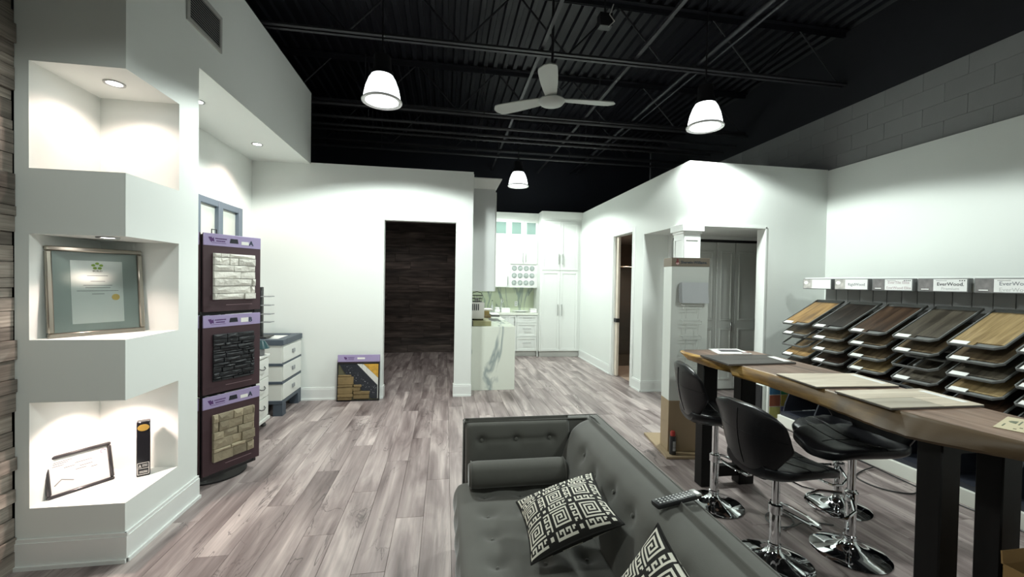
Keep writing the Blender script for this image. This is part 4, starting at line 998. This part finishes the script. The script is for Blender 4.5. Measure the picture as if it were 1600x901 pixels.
PLAN = [['honey', 'mid', None, 'honey', 'brown', 'mid', 'char'], ['char', 'mid', 'mid', 'brown', 'grey', 'char', 'brown'], ['brown', 'mid', 'mid', 'tan', 'brown', 'grey', 'mid'],
        ['grey', 'mid', None, 'grey', 'mid', 'char', 'brown'], ['tan', 'mid', 'grey', 'tan', 'brown', 'grey'], ['mid', 'grey', 'brown', 'mid', 'char', 'grey']]
CN = {'honey': 'honey oak', 'char': 'charcoal', 'brown': 'dark brown', 'grey': 'grey brown', 'tan': 'natural oak', 'mid': 'mid brown'}
ROWN = ['top', 'second', 'third', 'fourth', 'fifth', 'sixth', 'lowest']
BAYN = ['bay nearest the partition', 'second bay from the partition', 'third bay from the partition', 'fourth bay from the partition', 'bay with the tan oak top sample', 'bay cut by the right photo edge']
def tray(b, k, wood):
    lab = ('%s %s sample tray in the %s' % (ROWN[k], CN[wood], BAYN[b])) if wood else 'empty open tray frame, third row of the %s' % BAYN[b]
    t = thing('flooring_sample_tray', lab, 'sample tray', group='sample trays in the flooring display')
    y = BAYS[b]; z = 1.245-.124*k; sl = math.radians(29.5)
    # local x runs up the slope (towards the wall), local y across
    t.matrix_basis = Matrix.Translation((4.0, y, z)) @ Matrix.Rotation(-sl, 4, 'Y') @ Matrix.Rotation(0, 4, 'Z')
    Lx, w = .565, .345; ch = .045
    out = [(0, -ch*.3), (0, -w+ch), (ch, -w), (Lx, -w), (Lx, 0), (ch*.3, 0)]
    g = G()
    if wood:
        g.prism(out, 2, -.014, -.008)
    inn = [(.008, -.009), (.008, -w+ch+.003), (ch+.003, -w+.009), (Lx-.02, -w+.009), (Lx-.02, -.009), (.012, -.009)]
    n = len(out); vs = [(*p, -.014) for p in out]+[(*p, .006) for p in out]+[(*p, .006) for p in inn]+[(*p, -.010) for p in inn]
    fs = []
    for i in range(n):
        j = (i+1) % n
        for a in range(3): fs.append((a*n+i, a*n+j, (a+1)*n+j, (a+1)*n+i))
        if not wood: fs.append((3*n+i, 3*n+j, j, i))
    g._new(vs, fs)
    if not wood:
        g.box(.16, .18, -w+.01, -.01, -.012, .004).box(.30, .32, -w+.01, -.01, -.012, .004).box(.03, .16, -.18, -.165, -.012, .004)
    g.build('tray', TRAYM, t, local=True)
    if wood:
        for a, c in (((-.012-(w-.028)*.5), -.016), (-w+.016, -.012-(w-.028)*.5-.001)):
            lo = max(a, -w+.016)
            x0 = .05 if c > -.05 else ch+.012
            G().box(x0-.036 if k == 0 and c > -.05 else x0 if k == 0 else .040, Lx-.055, lo, c, -.008, .002).build('plank', COLW[wood], t, local=True)
        G().box(.008, .052, -.135, -.025, .0025, .0075).build('label_tag', PAPER, t, local=True)
    return t
for b in range(6):
    for k, wd in enumerate(PLAN[b]): tray(b, k, wd)
# header signs
SGF = M('grey_sign_frame', (.16, .165, .165), .5)
PHO = M('interior_photo', (.16, .15, .15), .5, var=.9, scale=16)
PHO2 = M('pale_interior_photo', (.42, .40, .38), .5, var=.8, scale=18)
def sign(b, lines, label, pm_):
    y1 = BAYS[b]+.02; y0 = y1-.375; z0, z1, xf = 1.655, 1.775, 4.30
    t = thing('header_sign', label, 'sign', (4.33, (y0+y1)/2, 1.655))
    G().box(xf, 4.35, y0, y1, z0, z1, .002).build('frame', SGF, t)
    ys = y1-.125
    G().box(xf-.002, xf, ys, y1-.008, z0+.008, z1-.008).build('photo', pm_, t)
    G().box(xf-.002, xf, y0+.008, ys, z0+.008, z1-.008).build('text_panel', M('sign_white', (.80, .80, .79), .5), t)
    g = G().prism([(y1-.045+.028*math.cos(a*PI/8), z1-.045+.02*math.sin(a*PI/8)) for a in range(16)], 0, xf-.003, xf-.002) if b < 2 else G().box(xf-.003, xf-.002, y1-.09, y1-.03, z0+.018, z0+.026)
    g.build('caption_patch', PAPER, t)
    for txt, sz, zz, mt in lines:
        words(txt, sz, mt, t, (xf-.0025, (ys+y0)/2, zz), (0, -1, 0), (0, 0, 1), align='CENTER', ext=.0004, bold=.0004)
    if b >= 2:
        g = G()
        for i in range(3 if b != 2 else 4): g.box(xf-.0032, xf-.002, y0+.02+i*.016, y0+.029+i*.016, z1-.025, z1-.017)
        g.build('dots', INK, t)
        G().box(xf-.0032, xf-.002, ys-.1, ys-.02, z1-.022, z1-.018).build('small_print', M('grey_print', (.25, .25, .25), .6), t)
GRT = M('pale_grey_print', (.55, .55, .55), .6); PKT = M('pink_grey_print', (.50, .42, .44), .6); MGT = M('mid_grey_print', (.22, .23, .25), .6)
sign(0, [('Tiago', .03, 1.70, GRT)], 'white header sign with faint lettering over the bay nearest the partition', PHO2) if False else sign(0, [], 'white header sign with no readable lettering over the bay nearest the partition', PHO2)
sign(1, [('RigidWood', .04, 1.70, MGT)], 'header sign reading RigidWood, second from the partition', PHO2)
sign(2, [('EverTile Elite', .036, 1.724, PKT), ('EverWood Elite', .034, 1.674, PKT)], 'header sign with two lines of pale pink lettering, third from the partition', PHO)
sign(3, [('EverWood.', .042, 1.71, INK), ('Premium', .036, 1.674, GRT)], 'header sign with bold black EverWood and grey Premium lettering', PHO)
sign(4, [('EverWood', .042, 1.717, MGT), ('EverWood', .042, 1.67, GRT)], 'header sign with EverWood in two grey lines at the right photo edge', PHO)
# tile colour board and panel standing at the end of the display
tcb = thing('tile_colour_board', 'board of yellow, green and blue tile swatches under the bar table', 'sample board', (4.2, 4.62, 0))
G().box(4.0, 4.5, 4.60, 4.63, 0, .46, .003).build('board', M('white_laminate', (.72, .75, .71), .4), tcb)
for i in range(3):
    for j in range(3):
        cc = [['#6d5b33', '#5d7a4a', '#3a5f7a', '#7a4a3a', '#8a8a52'], ['#7a3f33', '#2e4f7a', '#2a6a4a', '#8a7a3a', '#4a4a6a'], ['#8a6a3a', '#2a5a6a', '#3a7a5a', '#5a3a3a', '#6a6a4a']][i][4-j]
        G().box(4.02+i*.16, 4.02+i*.16+.15, 4.592, 4.60, .03+j*.148, .03+j*.148+.14, .002).build('swatch', M('swatch_'+cc[1:], cc, .25), tcb)
lp = thing('white_board', 'narrow white board with a dark edge on the floor by the partition opening', 'board', (4.02, 4.72, 0))
G().box(3.95, 3.975, 4.66, 4.80, 0, .42, .003).build('dark_edge', BLK, lp); G().box(3.975, 4.02, 4.66, 4.80, 0, .42, .003).build('panel', M('white_laminate', (.72, .75, .71), .4), lp)
for i, (pts, lab) in enumerate((([(3.98, 4.3, .008), (3.95, 3.9, .008), (3.99, 3.4, .008), (3.96, 2.9, .008), (3.99, 2.3, .008), (3.95, 1.7, .008), (3.98, 1.3, .008)], 'black cable running along the foot of the flooring display'),
                               ([(3.96, 2.9, .02), (3.8, 2.8, .009), (3.62, 2.9, .009), (3.6, 3.1, .009), (3.75, 3.2, .009), (3.95, 3.25, .02)], 'loop of black cable on the floor in front of the display'),
                               ([(3.96, 1.75, .02), (3.86, 1.72, .009), (3.80, 1.80, .009), (3.83, 1.92, .009), (3.96, 1.98, .02)], 'small cable loop seen between the near table legs'),
                               ([(2.32, 2.5, .008), (2.46, 2.56, .008), (2.48, 2.66, .008), (2.38, 2.70, .008), (2.30, 2.63, .008), (2.30, 2.54, .008), (2.40, 2.51, .018), (2.56, 2.56, .008), (2.72, 2.5, .008)], 'coiled grey cable on the floor under the bar table'))):
    P = [Vector(p) for p in pts]; out = []
    for a in range(len(P)-1):
        p0_, p1_, p2_, p3_ = P[max(a-1, 0)], P[a], P[a+1], P[min(a+2, len(P)-1)]
        for q in range(6):
            s = q/6; out.append(.5*((2*p1_)+(p2_-p0_)*s+(2*p0_-5*p1_+4*p2_-p3_)*s*s+(3*p1_-p0_-3*p2_+p3_)*s**3))
    out.append(P[-1])
    tag(G().tube(out, .006 if i < 3 else .005, 6).build('cable', BLK if i < 3 else M('grey_cable', (.12, .12, .12), .4)), lab, 'cable')
# carton
cb = thing('cardboard_box', 'open brown cardboard box beside the near table legs', 'box', (2.45, 1.15, 0))
KR = M('kraft_cardboard', '#8a6a3e', .8, var=.06, scale=20)
x0, x1, y0, y1, h = 2.24, 2.72, .93, 1.33, .575
for a in ((x0, x1, y1-.006, y1, 0, h), (x0, x1, y0, y0+.006, 0, h), (x0, x0+.006, y0, y1, 0, h), (x1-.006, x1, y0, y1, 0, h)): G().box(*a).build('side', KR, cb)
G().box(x0, x1, y0, y1, 0, .006).build('bottom', KR, cb)
G().hexa([(x0, y1-.006, h), (x1, y1-.006, h), (x1, y1, h), (x0, y1, h), (x0+.01, y1+.004, h+.045), (x1-.02, y1+.004, h+.045), (x1-.02, y1+.009, h+.045), (x0+.01, y1+.009, h+.045)]).build('flap', KR, cb)

# ================================================================== SOFA
VEL = M('grey_velvet', (.112, .110, .098), .85, var=.22, scale=5, bump=.15, bscale=400)
VEL.node_tree.nodes['Principled BSDF'].inputs['Sheen Weight'].default_value = .55
VEL.node_tree.nodes['Principled BSDF'].inputs['Sheen Roughness'].default_value = .35
sf_ = thing('sofa', 'charcoal grey velvet sofa with button tufted back and arm', 'sofa', (.56, 1.6, 0))
YE = 2.66; YN = .35; XB = 1.02; HT = .80
def tuft(p, btns, d, r):
    s = 0
    for b in btns: s += math.exp(-((p[0]-b[0])**2+(p[1]-b[1])**2)/(r*r))
    return -d*min(1, s)
# outer shell: back and arms
G().box(.93, XB, YN, YE, .12, HT, .012, 2).build('back_frame', VEL, sf_)
G().box(.125, .94, YE-.075, YE, .12, HT, .012, 2).build('arm', VEL, sf_)
G().box(.125, .94, YN, YN+.075, .12, HT, .012, 2).build('arm', VEL, sf_)
G().box(.09, .93, YN+.07, YE-.07, .12, .30, .01, 2).build('seat_frame', VEL, sf_)
for x in (.16, .96):
    for y in (YN+.06, YE-.06): G().cyl((x, y, 0), (x, y, .125), .018, .026, 14).build('leg', BLK, sf_)
def catm(P, t):
    n = len(P)-1; f = min(t*n, n-1e-6); i = int(f); s = f-i; g_ = lambda k: Vector(P[max(0, min(n, k))])
    a, b, c, d = g_(i-1), g_(i), g_(i+1), g_(i+2)
    return .5*((2*b)+(c-a)*s+(2*a-5*b+4*c-d)*s*s+(3*b-a-3*c+d)*s**3)
PB = [(.935, .40), (.935, .795), (.915, .803), (.86, .795), (.805, .755), (.765, .68), (.735, .58), (.715, .47), (.72, .36)]
by = [2.26, 2.04, 1.84, 1.64, 1.44, 1.24, 1.04, .84, .64]
btn = [(y, .715 if i % 2 == 0 else .655) for i, y in enumerate(by)]; btn = [(y, .70) for y in by]; btn[1] = (2.06, .67)
def backpad(u, v):
    y = YN+.09+(YE-.095-YN-.09)*u; e = min(u, 1-u)*(YE-YN); q = catm(PB, v); x, zz = q.x, q.y
    if v > .2:
        k = 1-min(1, e/.07); x += .06*k*k*(1 if v > .25 else .3)
        dd = tuft((y, zz), btn, .03, .042)+(-.012*math.exp(-((zz-.70)/.02)**2)*.3)
        x -= dd*.9
    return (x, y, zz)
g = G(); g.grid(backpad, 150, 40); bmesh.ops.holes_fill(g.bm, edges=[e for e in g.bm.edges if len(e.link_faces) == 1]); bpad = g.build('back_pad', VEL, sf_, auto=False)
for y, zz in btn:
    t_ = min((abs(catm(PB, k/80).y-zz), k) for k in range(25, 80))[1]; x = catm(PB, t_/80).x+.024
    b_ = G().lathe([(.001, .006), (.008, .004), (.011, 0), (.001, -.002)], n=12); b_.bm.transform(Matrix.Translation((x, y, zz)) @ Matrix.Rotation(-PI/2+.25, 4, 'Y')); b_.build('button', VEL, bpad)
PA = [(2.60, .40), (2.60, .79), (2.585, .80), (2.555, .785), (2.535, .74), (2.52, .66), (2.505, .56), (2.495, .44), (2.50, .36)]
ab = [(.235, .70), (.45, .70), (.665, .70)]
def armpad(u, v):
    x = .135+(.80-.135)*u; q = catm(PA, v); y, zz = q.x, q.y
    e = min(u, 1-u)*.66; k = 1-min(1, e/.03)
    if v > .2:
        y += .03*k*k; y -= tuft((x, zz), ab, .022, .032) + (-.012*math.exp(-((zz-.70)/.012)**2) if .2 < x < .7 else 0)
    return (x, y, zz)
g = G(); g.grid(armpad, 80, 50); bmesh.ops.holes_fill(g.bm, edges=[e for e in g.bm.edges if len(e.link_faces) == 1]); apad = g.build('arm_pad', VEL, sf_, auto=False)
for x, zz in ab:
    b_ = G().lathe([(.001, .007), (.009, .005), (.012, 0), (.001, -.002)], n=12); b_.bm.transform(Matrix.Translation((x, 2.532+.012, zz)) @ Matrix.Rotation(PI/2, 4, 'X')); b_.build('button', VEL, apad)
sb = [(x, y) for x in (.24, .45, .64) for y in (2.33, 2.14, 1.95, 1.75, 1.55, 1.35, 1.15, .95, .75)]
def seatpad(u, v):
    # v wraps from under the front edge over the top to the back
    y = YN+.085+(2.515-YN-.085)*u; e = min(u, 1-u)*2.1
    PS_ = [(.12, .27), (.085, .29), (.068, .36), (.075, .43), (.11, .468), (.20, .475), (.42, .472), (.62, .468), (.74, .455), (.76, .36)]
    q = catm(PS_, v); x, zz = q.x, q.y; k = 1-min(1, e/.05)
    if zz > .40: zz -= .03*k*k
    x += .015*k*k if v < .4 else 0
    if v > .35:
        zz += tuft((x, y), sb, .028, .042)
    else: x += .006*math.sin(y*33)*math.exp(-((zz-.40)/.06)**2)
    return (x, y, zz)
g = G(); g.grid(seatpad, 160, 60); bmesh.ops.holes_fill(g.bm, edges=[e for e in g.bm.edges if len(e.link_faces) == 1]); spad = g.build('seat_cushion', VEL, sf_, auto=False)
for x, y in sb:
    G().lathe([(.001, .006), (.007, .004), (.010, 0), (.001, -.002)], (x, y, .449), 12).build('button', VEL, spad)
for pts in ([(XB-.004, YN, HT-.002), (XB-.004, YE-.004, HT-.002), (.13, YE-.004, HT-.002)], [(.925, YN+.08, HT+.002), (.925, YE-.085, HT+.002), (.90, YE-.078, HT+.002), (.13, YE-.072, HT+.001)], [(.128, YE-.003, HT-.004), (.128, YE-.003, .14)], [(.128, YE-.072, HT-.004), (.128, YE-.072, .14)]):
    G().tube(pts, .005, 6).build('piping', VEL, sf_)
# bolster
bo = thing('bolster_cushion', 'round grey velvet bolster lying against the sofa arm', 'cushion', (.44, 2.41, .549))
bl = G().lathe([(.001, 0), (.06, .004), (.072, .02), (.075, .05), (.075, .54), (.072, .57), (.06, .586), (.001, .59)], n=36)
bl.bm.transform(Matrix.Translation((.145, 2.405, .553)) @ Matrix.Rotation(PI/2, 4, 'Y')); bl.build('cover', VEL, bo)
for x in (.163, .717): G().tube([(x, 2.405+.073*math.cos(a*PI/16), .553+.073*math.sin(a*PI/16)) for a in range(32)], .004, 5, closed=True).build('piping', VEL, bo)

# ---- greek key cushions
WHT = M('cream_key_cloth', '#eae6d8', .85, var=.05, scale=40, bump=.2, bscale=300); KBL = M('black_key_cloth', '#1a1815', .85, var=.2, scale=40, bump=.2, bscale=300)
SPI = ["############", "#..........#", "#.########.#", "#.#......#.#", "#.#.####.#.#", "#.#.#..#.#.#", "#.#.#.##.#.#", "#.#.#....#.#", "#.#.######.#", "#.#........#", "#.##########", "#..........."]
COMB = ["############", ".#...#...#..", ".#.#.#.#.#.#", ".###.###.###", "............", "############"]
def keypat(i, j):
    bi, bj = i // 18, j // 18; a, b = i % 18, j % 18
    if a < 12 and b < 12:
        s = SPI[b][a] if (bi+bj) % 2 == 0 else SPI[11-b][11-a]
    elif a >= 12 and b < 12: s = COMB[a-12][b]
    elif b >= 12 and a < 12: s = COMB[b-12][a]
    else: s = '.' if 14 <= a <= 15 and 14 <= b <= 15 else '#'
    return s == '#'
def cushion(name, label, P00, P10, P11, P01, thick, side):
    P = [Vector(p) for p in (P00, P10, P11, P01)]; c = sum(P, Vector())/4
    n = ((P[1]-P[0]).cross(P[3]-P[0])).normalized()*side
    t = thing(name, label, 'cushion', c)
    N = 54
    def surf(u, v, s):
        k = .10; uu, vv = u-.5, v-.5
        # pinch the edges a little towards the middle, corners stay out
        pu = 1-k*(1-(2*abs(vv))**2)*1; pv = 1-k*(1-(2*abs(uu))**2)
        u2, v2 = .5+uu*(pu if abs(uu) > 0 else 1), .5+vv*pv
        q = P[0].lerp(P[1], u2).lerp(P[3].lerp(P[2], u2), v2)
        h = (max(0, 1-(2*uu)**2)*max(0, 1-(2*vv)**2))**.5
        return q+n*s*thick*h
    def bil(x): return x
    for s, nm in ((1, 'front_cover'), (-1, 'back_cover')):
        g = G(); vs = [surf(i/N, j/N, s) for i in range(N+1) for j in range(N+1)]
        bv = [g.bm.verts.new(v) for v in vs]
        for i in range(N):
            for j in range(N):
                f = g.bm.faces.new([bv[i*(N+1)+j], bv[(i+1)*(N+1)+j], bv[(i+1)*(N+1)+j+1], bv[i*(N+1)+j+1]]); f.smooth = True
                f.material_index = 0 if keypat(i, j) else 1
        g.build(nm, [KBL, WHT], t, auto=False)
    e = [surf(i/N, 0, 0) for i in range(N)]+[surf(1, i/N, 0) for i in range(N)]+[surf(1-i/N, 1, 0) for i in range(N)]+[surf(0, 1-i/N, 0) for i in range(N)]
    G().tube(e, .004, 5, closed=True).build('piping', KBL, t)
cushion('key_pattern_cushion', 'black and white greek key cushion lying flat on the sofa seat', (.365, 2.03, .58), (.74, 1.97, .735), (.735, 1.585, .70), (.36, 1.632, .535), .085, -1)
cushion('key_pattern_cushion', 'black and white greek key cushion propped against the sofa back at the bottom photo edge', (.70, 1.257, .895), (.725, .86, .80), (.55, .965, .50), (.525, 1.36, .55), .075, -1)
# ---- remote control on the sofa back
rc = thing('remote_control', 'black remote control lying across the top of the sofa back', 'remote control')
rc.matrix_basis = Matrix.Translation((.925, 1.52, HT+.014)) @ Matrix.Rotation(math.radians(9), 4, 'Z') @ Matrix.Rotation(math.radians(-4), 4, 'Y')
G().box(-.105, .105, -.024, .024, 0, .02, .006, 2).build('body', BLK, rc, local=True)
G().box(.075, .106, -.0235, .0235, .006, .0215, .005, 2).build('end_cap', M('silver_plastic', (.5, .5, .48), .3, .5), rc, local=True)
for i in range(10):
    for j in range(3): G().box(-.09+i*.0162, -.09+i*.0162+.008, -.016+j*.0125, -.016+j*.0125+.007, .0195, .0225, .001).build('button', M('grey_button', (.6, .6, .6), .5), rc, local=True)
